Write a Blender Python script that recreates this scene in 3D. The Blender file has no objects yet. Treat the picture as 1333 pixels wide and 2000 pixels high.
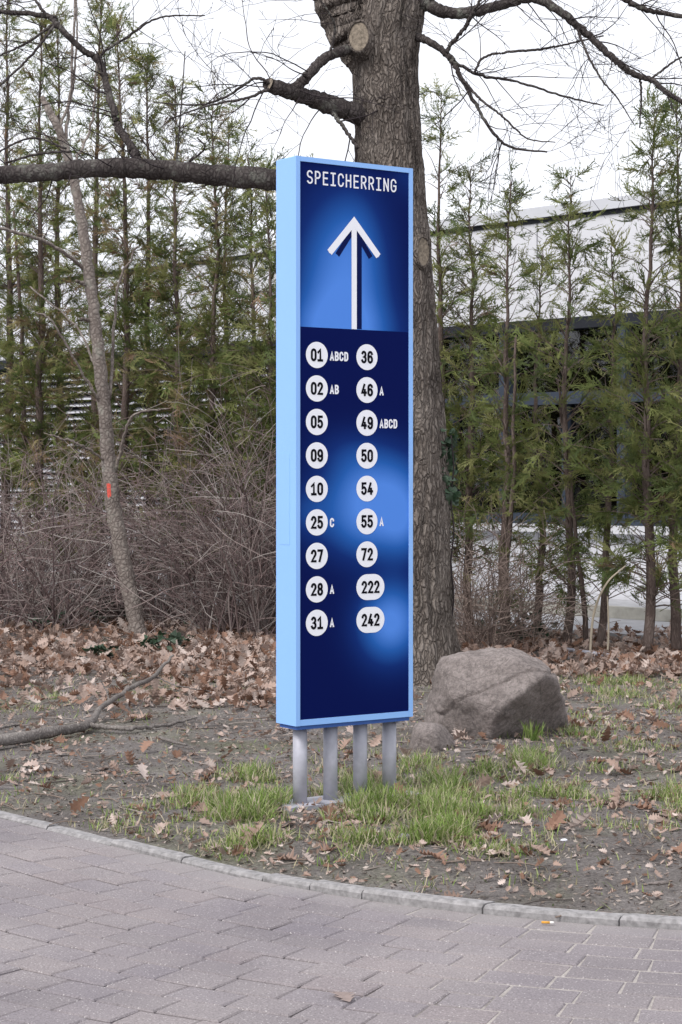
import bpy, math, random
import numpy as np
from mathutils import noise as mnoise, Vector
R = math.radians
rng = np.random.default_rng(7); random.seed(7)
sc = bpy.context.scene; C = sc.collection

# ------------------------------------------------------------------ camera, sky, sun, exposure
F, H, HV = 3800.0, 1.5, 933.0          # focal length in photo pixels, camera height, horizon row (photo 1333 x 2000)
cd = bpy.data.cameras.new('camera'); cam = bpy.data.objects.new('camera', cd); C.objects.link(cam)
cam.location = (0, 0, H); cam.rotation_euler = (R(90), 0, 0)
cd.sensor_fit = 'VERTICAL'; cd.sensor_height = 36; cd.sensor_width = 24
cd.lens = F/2000*36; cd.shift_y = -(1000-HV)/2000; cd.clip_start = .1; cd.clip_end = 2000
sc.camera = cam
SUN_EL, SUN_AZ = 50, 222               # azimuth: compass-like, 0 = +Y, 90 = +X
w = bpy.data.worlds.new('World'); sc.world = w; w.use_nodes = True
nt = w.node_tree; nt.nodes.clear()
out = nt.nodes.new('ShaderNodeOutputWorld'); bg = nt.nodes.new('ShaderNodeBackground')
sky = nt.nodes.new('ShaderNodeTexSky'); sky.sky_type = 'NISHITA'; sky.sun_disc = False
sky.sun_elevation = R(SUN_EL); sky.sun_rotation = R(SUN_AZ); sky.dust_density = 4; sky.air_density = 1
hs = nt.nodes.new('ShaderNodeHueSaturation'); hs.inputs['Saturation'].default_value = .25
mx = nt.nodes.new('ShaderNodeMixRGB'); mx.inputs[0].default_value = .8
mx.inputs[2].default_value = (9.6, 9.8, 10.5, 1)       # even cloud cover over the clear sky
nt.links.new(sky.outputs[0], hs.inputs['Color']); nt.links.new(hs.outputs[0], mx.inputs[1])
nt.links.new(mx.outputs[0], bg.inputs[0]); bg.inputs[1].default_value = .1
nt.links.new(bg.outputs[0], out.inputs[0])
sd = bpy.data.lights.new('sun', 'SUN'); sd.energy = 1.7; sd.angle = R(20); sd.color = (1, .97, .93)
sun = bpy.data.objects.new('sun', sd); C.objects.link(sun)
_d = Vector((math.sin(R(SUN_AZ))*math.cos(R(SUN_EL)), math.cos(R(SUN_AZ))*math.cos(R(SUN_EL)), math.sin(R(SUN_EL))))
sun.rotation_euler = _d.to_track_quat('Z', 'Y').to_euler()
vs = sc.view_settings; vs.view_transform = 'Standard'; vs.look = 'None'; vs.gamma = 1; vs.exposure = .47
vs.use_curve_mapping = False

# ------------------------------------------------------------------ helpers
def P(u, v, Y): return np.array([(u-666.5)*Y/F, Y, H-(v-HV)*Y/F])      # photo pixel at a known distance
def G(u, v, z=0.): Y = F*(H-z)/(v-HV); return np.array([(u-666.5)*Y/F, Y, z])   # photo pixel on the ground
def norm(a):
    a = np.asarray(a, float)
    if a.ndim == 1: return a/(math.sqrt(a@a)+1e-12)
    return a/(np.sqrt((a*a).sum(-1, keepdims=True))+1e-12)
def cr3(a, b): return np.array([a[1]*b[2]-a[2]*b[1], a[2]*b[0]-a[0]*b[2], a[0]*b[1]-a[1]*b[0]])
def mesh_np(name, V, Fc, tint=None, smooth=False):
    V = np.asarray(V, np.float32); me = bpy.data.meshes.new(name); me.vertices.add(len(V)); me.vertices.foreach_set('co', V.ravel())
    if not isinstance(Fc, list): Fc = [Fc]
    Fc = [np.asarray(a, np.int32) for a in Fc if len(a)]
    tot = np.concatenate([np.full(len(a), a.shape[1], np.int32) for a in Fc]); idx = np.concatenate([a.ravel() for a in Fc])
    me.loops.add(len(idx)); me.loops.foreach_set('vertex_index', idx)
    st = np.concatenate([[0], np.cumsum(tot)[:-1]]).astype(np.int32)
    me.polygons.add(len(tot)); me.polygons.foreach_set('loop_start', st); me.polygons.foreach_set('loop_total', tot)
    me.polygons.foreach_set('use_smooth', np.full(len(tot), bool(smooth)))
    me.update(calc_edges=True); me.validate()
    if tint is not None:
        a = me.attributes.new('tint', 'FLOAT_COLOR', 'POINT')
        a.data.foreach_set('color', np.c_[tint, np.ones(len(tint))].astype(np.float32).ravel())
    return me
def obj(name, me, mat=None, parent=None, label=None, cat=None, group=None, kind=None):
    o = bpy.data.objects.new(name, me); C.objects.link(o)
    if mat and me and not me.materials: me.materials.append(mat)
    if parent: o.parent = parent
    for k, x in (('label', label), ('category', cat), ('group', group), ('kind', kind)):
        if x: o[k] = x
    return o
class MB:                                   # collects geometry for ONE mesh
    def __init__(s): s.V = []; s.Q = []; s.T = []; s.n = 0; s.c = []
    def add(s, V, Q=None, T=None, col=None):
        V = np.asarray(V, float)
        if Q is not None and len(Q): s.Q.append(np.asarray(Q)+s.n)
        if T is not None and len(T): s.T.append(np.asarray(T)+s.n)
        s.V.append(V); s.n += len(V)
        if col is not None: s.c.append(np.broadcast_to(col, (len(V), 3)))
    def tube(s, path, rad, sides=5, cap=True, col=None):
        p = np.asarray(path, float); n = len(p); rad = np.broadcast_to(rad, n)
        t = np.empty_like(p); t[1:-1] = p[2:]-p[:-2]; t[0] = p[1]-p[0]; t[-1] = p[-1]-p[-2]; t = norm(t); ref = np.array([0, 0, 1.]) if abs(t[0][2]) < .8 else np.array([1., 0, 0])
        a = norm(ref-t*(t@ref)[:, None]); b = t[:, [1, 2, 0]]*a[:, [2, 0, 1]]-t[:, [2, 0, 1]]*a[:, [1, 2, 0]]; th = np.arange(sides)*2*np.pi/sides
        V = p[:, None]+rad[:, None, None]*(a[:, None]*np.cos(th)[None, :, None]+b[:, None]*np.sin(th)[None, :, None])
        i = np.arange(n-1)[:, None]*sides; j = np.arange(sides)[None]; k = (j+1) % sides
        Q = np.stack([i+j, i+k, i+sides+k, i+sides+j], -1).reshape(-1, 4)
        T = None
        if cap: T = [(0, x+1, x) for x in range(1, sides-1)]+[((n-1)*sides, (n-1)*sides+x, (n-1)*sides+x+1) for x in range(1, sides-1)]
        s.add(V.reshape(-1, 3), Q, T, col)
    def box(s, x0, x1, y0, y1, z0, z1, bev=0.):
        if bev:
            b = bev; V = []
            for z, i in ((z0, 0), (z1-b, 0), (z1, b)): V += [(x0+i, y0+i, z), (x1-i, y0+i, z), (x1-i, y1-i, z), (x0+i, y1-i, z)]
            Q = [(3, 2, 1, 0), (8, 9, 10, 11)]+[(r*4+i, r*4+(i+1) % 4, r*4+4+(i+1) % 4, r*4+4+i) for r in (0, 1) for i in range(4)]
        else:
            V = [(x, y, z) for z in (z0, z1) for x, y in ((x0, y0), (x1, y0), (x1, y1), (x0, y1))]
            Q = [(3, 2, 1, 0), (4, 5, 6, 7)]+[(i, (i+1) % 4, 4+(i+1) % 4, 4+i) for i in range(4)]
        s.add(V, Q)
    def mesh(s, name, smooth=False):
        return mesh_np(name, np.concatenate(s.V), [np.concatenate(x) for x in (s.Q, s.T) if x], np.concatenate(s.c) if s.c else None, smooth)
    def build(s, name, mat, parent=None, smooth=False, **k): return obj(name, s.mesh(name, smooth), mat, parent, **k)
def spline(pts, n):                         # Catmull-Rom through points
    p = np.asarray(pts, float); p = np.vstack([2*p[0]-p[1], p, 2*p[-1]-p[-2]]); m = len(p)-3
    t = np.linspace(0, m-1e-6, n); i = t.astype(int); f = (t-i)[:, None]
    a, b, c, d = p[i], p[i+1], p[i+2], p[i+3]
    return .5*(2*b+(c-a)*f+(2*a-5*b+4*c-d)*f**2+(3*b-a-3*c+d)*f**3)
def empty(name, loc, rz=0, **k):
    o = obj(name, None, **k); o.location = loc; o.rotation_euler = (0, 0, rz); o.empty_display_size = .1; return o

# ------------------------------------------------------------------ materials
class NT:
    def __init__(s, name, rough=.8, spec=.3):
        s.m = bpy.data.materials.new(name); s.m.use_nodes = True; s.t = s.m.node_tree; s.b = s.t.nodes['Principled BSDF']
        s.b.inputs['Roughness'].default_value = rough; s.b.inputs['Specular IOR Level'].default_value = spec
    def n(s, t, **k):
        o = s.t.nodes.new(t)
        for a, v in k.items(): setattr(o, a, v)
        return o
    def l(s, a, b): s.t.links.new(a, b)
    def pos(s, scale=(1, 1, 1), obj=False):
        g = s.n('ShaderNodeTexCoord').outputs['Object'] if obj else s.n('ShaderNodeNewGeometry').outputs['Position']
        m = s.n('ShaderNodeMapping'); m.inputs['Scale'].default_value = scale; s.l(g, m.inputs[0]); return m.outputs[0]
    def noise(s, vec, scale, det=4, rough=.6):
        o = s.n('ShaderNodeTexNoise'); s.l(vec, o.inputs['Vector']); o.inputs['Scale'].default_value = scale
        o.inputs['Detail'].default_value = det; o.inputs['Roughness'].default_value = rough; return o.outputs[0]
    def voro(s, vec, scale, feat='F1'):
        o = s.n('ShaderNodeTexVoronoi', feature=feat); s.l(vec, o.inputs['Vector']); o.inputs['Scale'].default_value = scale; return o.outputs[0]
    def ramp(s, x, stops):
        o = s.n('ShaderNodeValToRGB'); e = o.color_ramp.elements
        while len(e) < len(stops): e.new(.5)
        for i, (p, c) in enumerate(stops): e[i].position = p; e[i].color = (*c, 1) if hasattr(c, '__len__') else (c, c, c, 1)
        s.l(x, o.inputs[0]); return o.outputs[0]
    def mix(s, f, a, b, mode='MIX'):
        o = s.n('ShaderNodeMixRGB', blend_type=mode)
        for i, x in enumerate((f, a, b)):
            if isinstance(x, (int, float)): o.inputs[i].default_value = x if i == 0 else (x, x, x, 1)
            elif isinstance(x, tuple): o.inputs[i].default_value = (*x, 1)
            else: s.l(x, o.inputs[i])
        return o.outputs[0]
    def math(s, op, a, b=0.):
        o = s.n('ShaderNodeMath', operation=op)
        for i, x in enumerate((a, b)):
            if isinstance(x, (int, float)): o.inputs[i].default_value = x
            else: s.l(x, o.inputs[i])
        return o.outputs[0]
    def bump(s, h, strength=.5, dist=.01):
        o = s.n('ShaderNodeBump'); o.inputs['Strength'].default_value = strength; o.inputs['Distance'].default_value = dist
        s.l(h, o.inputs['Height']); s.l(o.outputs[0], s.b.inputs['Normal'])
    def col(s, c):
        if isinstance(c, tuple): s.b.inputs['Base Color'].default_value = (*c, 1)
        else: s.l(c, s.b.inputs['Base Color'])
        return s
def flat(name, c, rough=.6, spec=.4, metal=0, var=.12, scale=30, bump=0):
    n = NT(name, rough, spec); n.b.inputs['Metallic'].default_value = metal
    x = n.noise(n.pos(), scale); n.col(n.mix(1, n.ramp(x, [(.3, 1-var), (.7, 1+0*var)]), c, 'MULTIPLY'))
    if bump: n.bump(x, bump, .004)
    return n.m
def tinted(name, rough=.7, spec=.25, trans=0., scale=60):
    n = NT(name, rough, spec); a = n.n('ShaderNodeAttribute', attribute_name='tint')
    c = n.mix(1, n.ramp(n.noise(n.pos(), scale), [(.3, .75), (.7, 1.)]), a.outputs['Color'], 'MULTIPLY'); n.col(c)
    if trans:
        t = n.n('ShaderNodeBsdfTranslucent'); n.l(c, t.inputs[0]); m = n.n('ShaderNodeMixShader'); m.inputs[0].default_value = trans
        n.l(n.b.outputs[0], m.inputs[1]); n.l(t.outputs[0], m.inputs[2]); n.l(m.outputs[0], n.t.nodes['Material Output'].inputs[0])
    return n.m
M = {}
def paver_mat():
    n = NT('concrete paver', .9, .2); p = n.pos()
    r = n.n('ShaderNodeObjectInfo').outputs['Random']; g = n.n('ShaderNodeNewGeometry').outputs['Random Per Island']
    rr = n.math('FRACT', n.math('ADD', r, g))
    base = n.ramp(rr, [(0, (.18, .158, .165)), (.3, (.235, .205, .208)), (.6, (.20, .176, .195)), (.85, (.255, .218, .215)), (1, (.225, .185, .188))])
    base = n.mix(.55, base, n.ramp(n.noise(p, 1.3, 3), [(.3, (.17, .155, .168)), (.7, (.30, .272, .272))]))
    fine = n.noise(p, 150, 4, .75); c = n.mix(1, base, n.ramp(fine, [(.3, .6), (.5, 1.), (.68, 1.3)]), 'MULTIPLY')
    sp = n.voro(p, 70); c = n.mix(n.ramp(sp, [(.10, .8), (.2, 0.)]), c, (.52, .49, .48))
    dk = n.voro(n.pos((1, 1.1, 1)), 33); c = n.mix(n.ramp(dk, [(.05, .6), (.1, 0.)]), c, (.08, .07, .07))
    # pale sand swept along the kerb
    sub = n.n('ShaderNodeVectorMath', operation='DISTANCE'); n.l(p, sub.inputs[0]); sub.inputs[1].default_value = (KC[0], KC[1], 0)
    dd = n.math('ADD', n.math('SUBTRACT', sub.outputs['Value'], KR), n.math('MULTIPLY', n.noise(p, 5, 4), .3))
    c = n.mix(n.ramp(dd, [(.14, .55), (.34, 0.)]), c, (.31, .29, .28))
    n.col(c); n.bump(n.mix(.5, fine, n.noise(p, 90, 2)), .5, .003); return n.m
KC = (1.97, 9.68); KR = 3.33
def earth_mat():
    n = NT('bare earth', .95, .1); p = n.pos()
    c = n.ramp(n.noise(p, 2.2, 6, .65), [(.3, (.125, .11, .103)), (.5, (.195, .175, .165)), (.72, (.27, .245, .235))])
    c = n.mix(n.ramp(n.noise(n.pos((1, .8, 1)), 1.1, 5, .7), [(.5, 0.), (.68, .55)]), c, (.17, .18, .10))
    f = n.noise(p, 60, 6, .8); c = n.mix(1, c, n.ramp(f, [(.3, .35), (.5, .95), (.7, 1.6)]), 'MULTIPLY')
    c = n.mix(n.ramp(n.voro(p, 45), [(.07, .6), (.14, 0.)]), c, (.42, .38, .35))
    n.col(c); n.bump(n.mix(.5, f, n.noise(p, 22, 4)), 1., .03); return n.m
def bark_mat(name, dark, mid, lite, vs=22, stretch=.16, strength=1., dist=.03, lich=.0):
    n = NT(name, .92, .15); p = n.pos((1, 1, stretch)); q = n.pos()
    wv = n.n('ShaderNodeVectorMath', operation='ADD'); nz = n.n('ShaderNodeTexNoise'); n.l(q, nz.inputs['Vector']); nz.inputs['Scale'].default_value = 9
    sc_ = n.n('ShaderNodeVectorMath', operation='SCALE'); n.l(nz.outputs['Color'], sc_.inputs[0]); sc_.inputs['Scale'].default_value = .07
    n.l(p, wv.inputs[0]); n.l(sc_.outputs[0], wv.inputs[1])
    v = n.voro(wv.outputs[0], vs, 'DISTANCE_TO_EDGE'); f = n.noise(p, vs*2.2, 5, .7)
    h = n.mix(.45, n.ramp(v, [(0, 0.), (.28, 1.)]), f)
    c = n.ramp(h, [(.12, dark), (.42, mid), (.8, lite)])
    c = n.mix(.5, c, n.ramp(n.noise(q, 3.5, 4), [(.3, dark), (.5, mid), (.7, lite)]))
    if lich: c = n.mix(n.ramp(n.noise(q, 7, 5, .7), [(.55, 0.), (.68, lich)]), c, (.26, .27, .23))
    n.col(c); n.bump(h, strength, dist); return n.m
def stone_mat():
    n = NT('granite boulder', .9, .2); p = n.pos()
    c = n.ramp(n.noise(p, 5, 6, .65), [(.25, (.18, .155, .145)), (.5, (.28, .24, .225)), (.75, (.38, .33, .31))])
    f = n.noise(p, 130, 4, .7); c = n.mix(1, c, n.ramp(n.noise(p, 45, 6, .8), [(.3, .45), (.5, 1.), (.7, 1.5)]), 'MULTIPLY')
    c = n.mix(n.ramp(n.voro(p, 120), [(.1, .5), (.2, 0.)]), c, (.1, .09, .09))
    cr = n.voro(n.pos((1, 1, 1.6)), 3.1, 'DISTANCE_TO_EDGE'); c = n.mix(n.ramp(cr, [(.0, .55), (.012, 0.)]), c, (.13, .11, .1))
    sep = n.n('ShaderNodeSeparateXYZ'); n.l(p, sep.inputs[0])
    dirt = n.math('ADD', sep.outputs[2], n.math('MULTIPLY', n.noise(p, 9, 4), .14))
    c = n.mix(n.ramp(dirt, [(.08, .6), (.15, 0.)]), c, (.13, .115, .10))
    n.col(c); n.bump(n.mix(.6, f, n.noise(p, 28, 6, .8)), 1., .03); return n.m
M['paver'] = paver_mat(); M['earth'] = earth_mat(); M['stone'] = stone_mat()
def sand_mat():
    n = NT('joint sand', .95, .1); p = n.pos(); sp = n.n('ShaderNodeSeparateXYZ'); n.l(p, sp.inputs[0])
    f = n.math('ADD', n.math('MULTIPLY', sp.outputs[0], .30), n.math('MULTIPLY', n.noise(p, 2.2, 5, .7), 1.1))
    c = n.ramp(f, [(.42, (.05, .042, .04)), (.66, (.42, .385, .36))]); n.col(n.mix(1, c, n.ramp(n.noise(p, 140), [(.3, .6), (.7, 1.1)]), 'MULTIPLY')); return n.m
M['sand'] = sand_mat()
M['kerb'] = flat('kerb concrete', (.37, .355, .355), .9, .15, 0, .5, 38, 1.)
M['oak'] = bark_mat('oak bark', (.05, .04, .036), (.185, .155, .135), (.35, .305, .27), 38, .2, 1., .04)
M['limb'] = bark_mat('oak limb bark', (.022, .018, .018), (.062, .052, .05), (.125, .11, .104), 34, .6, .8, .015, .5)
M['twig'] = flat('dark twig bark', (.045, .035, .038), .85, .2, 0, .4, 25)
M['sapling'] = bark_mat('sapling bark', (.075, .06, .055), (.22, .185, .165), (.34, .30, .27), 26, .9, .8, .012, .5)
M['thujabark'] = bark_mat('arborvitae bark', (.06, .045, .04), (.135, .1, .088), (.22, .175, .155), 60, .1, .8, .01)
M['thuja'] = tinted('arborvitae foliage', .65, .25, .3, 12)
M['shrub'] = tinted('shrub stems', .8, .2, 0, 10)
M['leaf'] = tinted('dry oak leaf', .75, .2, .15, 40)
M['grass'] = tinted('grass blade', .6, .25, .3, 20)
M['ivy'] = tinted('ivy leaf', .4, .4, .1, 20)
M['chip'] = tinted('litter crumbs', .9, .1, 0, 40)
M['deadwood'] = bark_mat('dead branch bark', (.07, .06, .055), (.17, .15, .14), (.28, .255, .235), 45, .7, .7, .008)
M['cut'] = flat('sawn wood', (.36, .30, .235), .85, .15, 0, .65, 45, .8)
M['blue_side'] = flat('light blue enamel', (.28, .52, .97), .38, .4, 0, .03, 3)
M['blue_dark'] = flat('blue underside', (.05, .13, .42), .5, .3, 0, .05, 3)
M['white'] = flat('white print', (.90, .91, .97), .5, .2, 0, .02, 4)
M['black'] = flat('black print', (.004, .004, .008), .5, .05, 0, .02, 4)
M['galv'] = flat('galvanised steel', (.46, .46, .52), .55, .3, .1, .25, 14, .1)
M['navy_print'] = flat('navy print', (.004, .010, .075), .5, .04, 0, .02, 4)
M['wall'] = flat('white facade panel', (.72, .72, .76), .6, .3, 0, .06, 2)
M['trim'] = flat('dark facade joint', (.02, .022, .03), .6, .3, 0, .1, 4)
M['cap'] = flat('parapet sheet', (.62, .63, .67), .5, .4, 0, .05, 3)
M['frame'] = flat('slate window frame', (.045, .058, .085), .5, .4, 0, .08, 5)
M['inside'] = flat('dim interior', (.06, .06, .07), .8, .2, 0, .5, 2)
M['blind'] = flat('pale blind', (.55, .55, .60), .8, .2, 0, .15, 6)
M['red'] = flat('red banner', (.42, .03, .02), .7, .2, 0, .2, 6)
M['slat'] = flat('white louvre', (.62, .62, .66), .6, .3, 0, .1, 4)
M['terrace'] = flat('pale concrete', (.45, .45, .47), .9, .2, 0, .25, 6, .3)
M['cream'] = flat('cream step edge', (.46, .445, .40), .8, .2, 0, .3, 9)
M['asphalt'] = flat('road asphalt', (.09, .088, .09), .9, .2, 0, .3, 40, .4)
M['paint'] = flat('red spray paint', (.75, .12, .09), .7, .2, 0, .3, 60)
M['filter'] = flat('orange filter paper', (.72, .36, .06), .8, .2, 0, .2, 300)
M['paper'] = flat('cigarette paper', (.8, .78, .75), .8, .2, 0, .08, 300)
M['acorn'] = flat('acorn shell', (.27, .18, .13), .5, .4, 0, .3, 90)
def glass_mat():
    n = NT('window glass', .03, .5); t = n.n('ShaderNodeBsdfTransparent'); t.inputs[0].default_value = (.72, .75, .8, 1)
    g = n.n('ShaderNodeBsdfGlossy'); g.inputs['Roughness'].default_value = .02; fr = n.n('ShaderNodeFresnel'); fr.inputs[0].default_value = 1.9
    m = n.n('ShaderNodeMixShader'); n.l(fr.outputs[0], m.inputs[0]); n.l(t.outputs[0], m.inputs[1]); n.l(g.outputs[0], m.inputs[2])
    n.l(m.outputs[0], n.t.nodes['Material Output'].inputs[0]); return n.m
M['glass'] = glass_mat()

# ------------------------------------------------------------------ ground, paving, kerb
A0, A1 = R(-138.6), R(-72)
def kpos(s, o):                 # s: length along the kerb line, o: offset towards the paving
    r = KR+o; a = A0+s/r
    if s < 0: p0 = np.array(KC)+r*np.array([math.cos(A0), math.sin(A0)]); t = np.array([-math.sin(A0), math.cos(A0)]); return p0+s*t, math.atan2(t[1], t[0])
    if a <= A1: return np.array(KC)+r*np.array([math.cos(a), math.sin(a)]), a+math.pi/2
    t = np.array([-math.sin(A1), math.cos(A1)]); p0 = np.array(KC)+r*np.array([math.cos(A1), math.sin(A1)])
    return p0+(s-(A1-A0)*r)*t, math.atan2(t[1], t[0])
def ksd(X, Y):                  # signed distance to the kerb line, positive in the planting
    dx, dy = X-KC[0], Y-KC[1]; a = np.arctan2(dy, dx); d = KR-np.hypot(dx, dy)
    dl = KR-(dx*math.cos(A0)+dy*math.sin(A0)); dr = KR-(dx*math.cos(A1)+dy*math.sin(A1))
    tl = dx*-math.sin(A0)+dy*math.cos(A0); tr = dx*-math.sin(A1)+dy*math.cos(A1)
    inarc = (a >= A0) & (a <= A1)
    return np.where(inarc, d, np.where((tl < 0) & ((dx*math.cos(A0)+dy*math.sin(A0)) > 0) | (tl < 0) & (a > A1) & (tr < 0), dl, np.where(tr > 0, np.minimum(dr, np.where(tl < 0, dl, 9)), np.minimum(dl, dr))))
mb = MB(); mb.add([(-400, -400, -.16), (400, -400, -.16), (400, 600, -.16), (-400, 600, -.16)], [(0, 1, 2, 3)])
mb.build('ground', M['asphalt'], kind='structure')
gx_, gy_ = np.meshgrid(np.arange(-12, 14.01, .25), np.arange(-3, 12.01, .25)); q_ = np.clip((gx_+.5)/1.1, 0, 1); gI = np.arange(gx_.size).reshape(gx_.shape)
pv = MB(); pv.add(np.c_[gx_.ravel(), gy_.ravel(), (-.0105+.007*q_*q_*(3-2*q_)).ravel()], np.stack([gI[:-1, :-1], gI[:-1, 1:], gI[1:, 1:], gI[1:, :-1]], -1).reshape(-1, 4))
paving = pv.build('paving', M['sand'], kind='structure', label='grey mauve concrete pavers laid in curved rows with sandy joints')
def paver_mesh(L, W):
    m = MB(); m.box(-L/2, L/2, -W/2, W/2, -.06, 0, .005); return m.mesh('paver')
PM = {'full': paver_mesh(.2085, .1330), 'half': paver_mesh(.1365, .1330)}
cand = []
for j in range(52):
    o = .07+j*.1425; s = -6.5+(.1 if j % 2 else 0)+rng.uniform(-.03, .03); prev = None
    while s < 9:
        half = rng.random() < .06; L = .137 if half else .211
        p, a = kpos(s+L/2, o); s += L+rng.uniform(0, .003)
        cand.append((p[0], p[1], a+rng.normal(0, .008), half, rng.normal(0, .0012), rng.normal(0, .005, 2)))
def inview(x, y, z=0., mg=60):
    if y < 4: return False
    u = 666.5+x*F/y; v = HV+(H-z)*F/y; return -mg < u < 1333+mg and -mg < v < 2000+mg
vis = sorted([c for c in cand if inview(c[0], c[1])], key=lambda c: c[1])[:300]; vid = set(id(c) for c in vis)
for c in vis:
    o = obj('paver', PM['half' if c[3] else 'full'], M['paver'], paving); o.location = (c[0], c[1], c[4]); o.rotation_euler = (c[5][0], c[5][1], c[2])
mb = MB()
for c in cand:
    if id(c) in vid: continue
    L = .1365 if c[3] else .2085; ca, sa = math.cos(c[2]), math.sin(c[2]); t = MB(); t.box(-L/2, L/2, -.0665, .0665, -.06, 0, .005)
    V = t.V[0]; V = np.c_[V[:, 0]*ca-V[:, 1]*sa+c[0], V[:, 0]*sa+V[:, 1]*ca+c[1], V[:, 2]+c[4]]; mb.add(V, t.Q[0])
mb.build('paver_field', M['paver'], paving, kind='stuff')
kerb = empty('kerb', (0, 0, 0), kind='structure', label='narrow grey concrete edging curving between pavers and earth')
s = -6.6; lens = [.5, .5, .47, .25, .25, .5, .5]; k = 0; s = -5.42
while s < 8.5:
    L = .48 if not (.3 < s < .8) else .235
    zt = .016+.016*min(1, max(0, (s+.4)/1.2))+rng.normal(0, .002); n = 7; V = []
    sec = [(-.003, -.1), (-.003, zt-.012), (.006, zt-.002), (.018, zt), (.058, zt-.001), (.062, zt-.006), (.062, -.1)]
    for i in range(n):
        ss = s+.003+(L-.006)*i/(n-1)
        for o, z in sec: q, a = kpos(ss, -o); V.append((q[0], q[1], z+rng.normal(0, .0007)))
    m = len(sec); Q = [(i*m+j, i*m+j+1, (i+1)*m+j+1, (i+1)*m+j) for i in range(n-1) for j in range(m-1)]
    V += [V[j] for j in range(m)]+[V[(n-1)*m+j] for j in range(m)]
    e = MB(); e.add(V, Q); me = e.mesh('kerb_stone')
    e.T = []; o = obj('kerb_stone', mesh_np('kerb_stone', V, [np.array(Q), np.array([[n*m+j for j in range(m)][::-1]]), np.array([[n*m+m+j for j in range(m)]])]), M['kerb'], kerb)
    bpy.data.meshes.remove(me); s += L
def gz(x, y):                   # height of the earth
    d = float(ksd(np.array(x), np.array(y)))
    z = .018+.014*min(1, max(0, d)/1.5)+.022*mnoise.noise((x*.7, y*.7, 0))+.010*mnoise.noise((x*2.6, y*2.6, 3))
    return z if d > .5 else .008+(z-.008)*max(0, d-.06)/.44
xs = np.arange(-9, 9.01, .06); ys = np.arange(5.6, 26, .06); X, Y = np.meshgrid(xs, ys); S = ksd(X, Y)
e = .01; gx = (ksd(X+e, Y)-S)/e; gy = (ksd(X, Y+e)-S)/e; tgt = .03; near = np.abs(S-tgt) < .045
X2 = np.where(near, X+gx*(tgt-S), X); Y2 = np.where(near, Y+gy*(tgt-S), Y); keep = S > tgt-.045
Z = np.zeros_like(X)
for i in range(X.shape[0]):
    for j in range(X.shape[1]):
        if keep[i, j]:
            x, y = X2[i, j], Y2[i, j]; Z[i, j] = gz(x, y)+min(1, max(0, (S[i, j]-.05)/.3))*(.006*mnoise.noise((x*9, y*9, 7))+.004*mnoise.noise((x*22, y*22, 1)))
nx = X.shape[1]; I = np.arange(X.size).reshape(X.shape); Q = np.stack([I[:-1, :-1], I[:-1, 1:], I[1:, 1:], I[1:, :-1]], -1)
kq = keep[:-1, :-1] & keep[:-1, 1:] & keep[1:, 1:] & keep[1:, :-1]; Q = Q[kq]
used = np.unique(Q); remap = -np.ones(X.size, int); remap[used] = np.arange(len(used))
earth = obj('earth', mesh_np('earth', np.c_[X2.ravel(), Y2.ravel(), Z.ravel()][used], remap[Q], smooth=True), M['earth'], kind='structure', label='bare trodden earth of the planting strip')

# ------------------------------------------------------------------ building behind the hedge
BD = norm(np.array([-3667., 3800.])); BN = np.array([BD[1]*-1, BD[0]])      # along the wall (to the far end), and its normal
if BN[1] > 0: BN = -BN
B0 = np.array([3.6, 20.5])
bld = empty('pavilion_building', (B0[0], B0[1], 0), math.atan2(BD[1], BD[0]), label='long low pavilion with white upper wall, window band and louvres behind hedge', cat='building')
def bx(name, mat, x0, x1, y0, y1, z0, z1, parent=bld): m = MB(); m.box(x0, x1, y0, y1, z0, z1); return m.build(name, M[mat], parent)
# local frame: x along the wall away from camera, +y side faces ... sign found below
_l = np.array([math.cos(math.atan2(BD[1], BD[0])+math.pi/2), math.sin(math.atan2(BD[1], BD[0])+math.pi/2)])
SG = 1 if _l@BN > 0 else -1                 # outward is SG * local y
def wb(name, mat, x0, x1, d0, d1, z0, z1, parent=bld):      # d: distance outwards from the wall plane
    a, b = sorted((SG*d0, SG*d1)); return bx(name, mat, x0, x1, a, b, z0, z1, parent)
XA, XB = -6, 22; ZH, ZT, ZS = 3.18, 4.42, .98
roof = wb('roof', 'cap', XA, XB, -8, .06, ZT, ZT+.12)
wb('roof_joint', 'trim', XA, XB, -.5, .015, ZT-.05, ZT-.002, roof)
for i in range(14):
    x0 = XA+i*2.0; wb('wall_panel', 'wall', x0+.008, x0+1.992, -.2, 0, ZH+.1, ZT-.052)
wb('window_head', 'trim', XA, XB, -.25, .03, ZH-.03, ZH+.098)
XW = 5.9                                    # windows on the near side of this, louvres beyond
wb('sill', 'wall', XA, XW, -.2, .08, ZS-.09, ZS)
for i in range(6):
    x0 = XA+i*2.0; wb('plinth_panel', 'wall', x0+.008, min(XW, x0+1.992), -.2, -.02, .05, ZS-.092)
i = 0; x = XA
while x < XW-.01:
    x1 = min(XW, x+1.7); win = wb('window', 'glass', x+.05, x1-.05, -.11, -.10, ZS+.002, ZH-.032)
    wb('frame', 'frame', x-.055, x+.055, -.2, .02, ZS+.001, ZH-.031, win)
    wb('transom', 'frame', x+.056, x1-.056, -.16, .0, 2.32, 2.46, win)
    wb('bottom_rail', 'frame', x+.056, x1-.056, -.16, .0, ZS+.004, ZS+.12, win)
    wb('mullion', 'frame', x+.8, x+.85, -.16, -.01, ZS+.121, 2.319, win)
    if i % 2 == 0: wb('blind', 'blind', x+.1, x1-.15, -.42, -.40, 2.2, ZH-.05, win)
    x += 1.7; i += 1
wb('interior_wall', 'inside', XA, XW, -3.0, -2.9, .05, ZH); wb('interior_floor', 'inside', XA, XW, -2.9, -.21, .3, .35)
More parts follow.
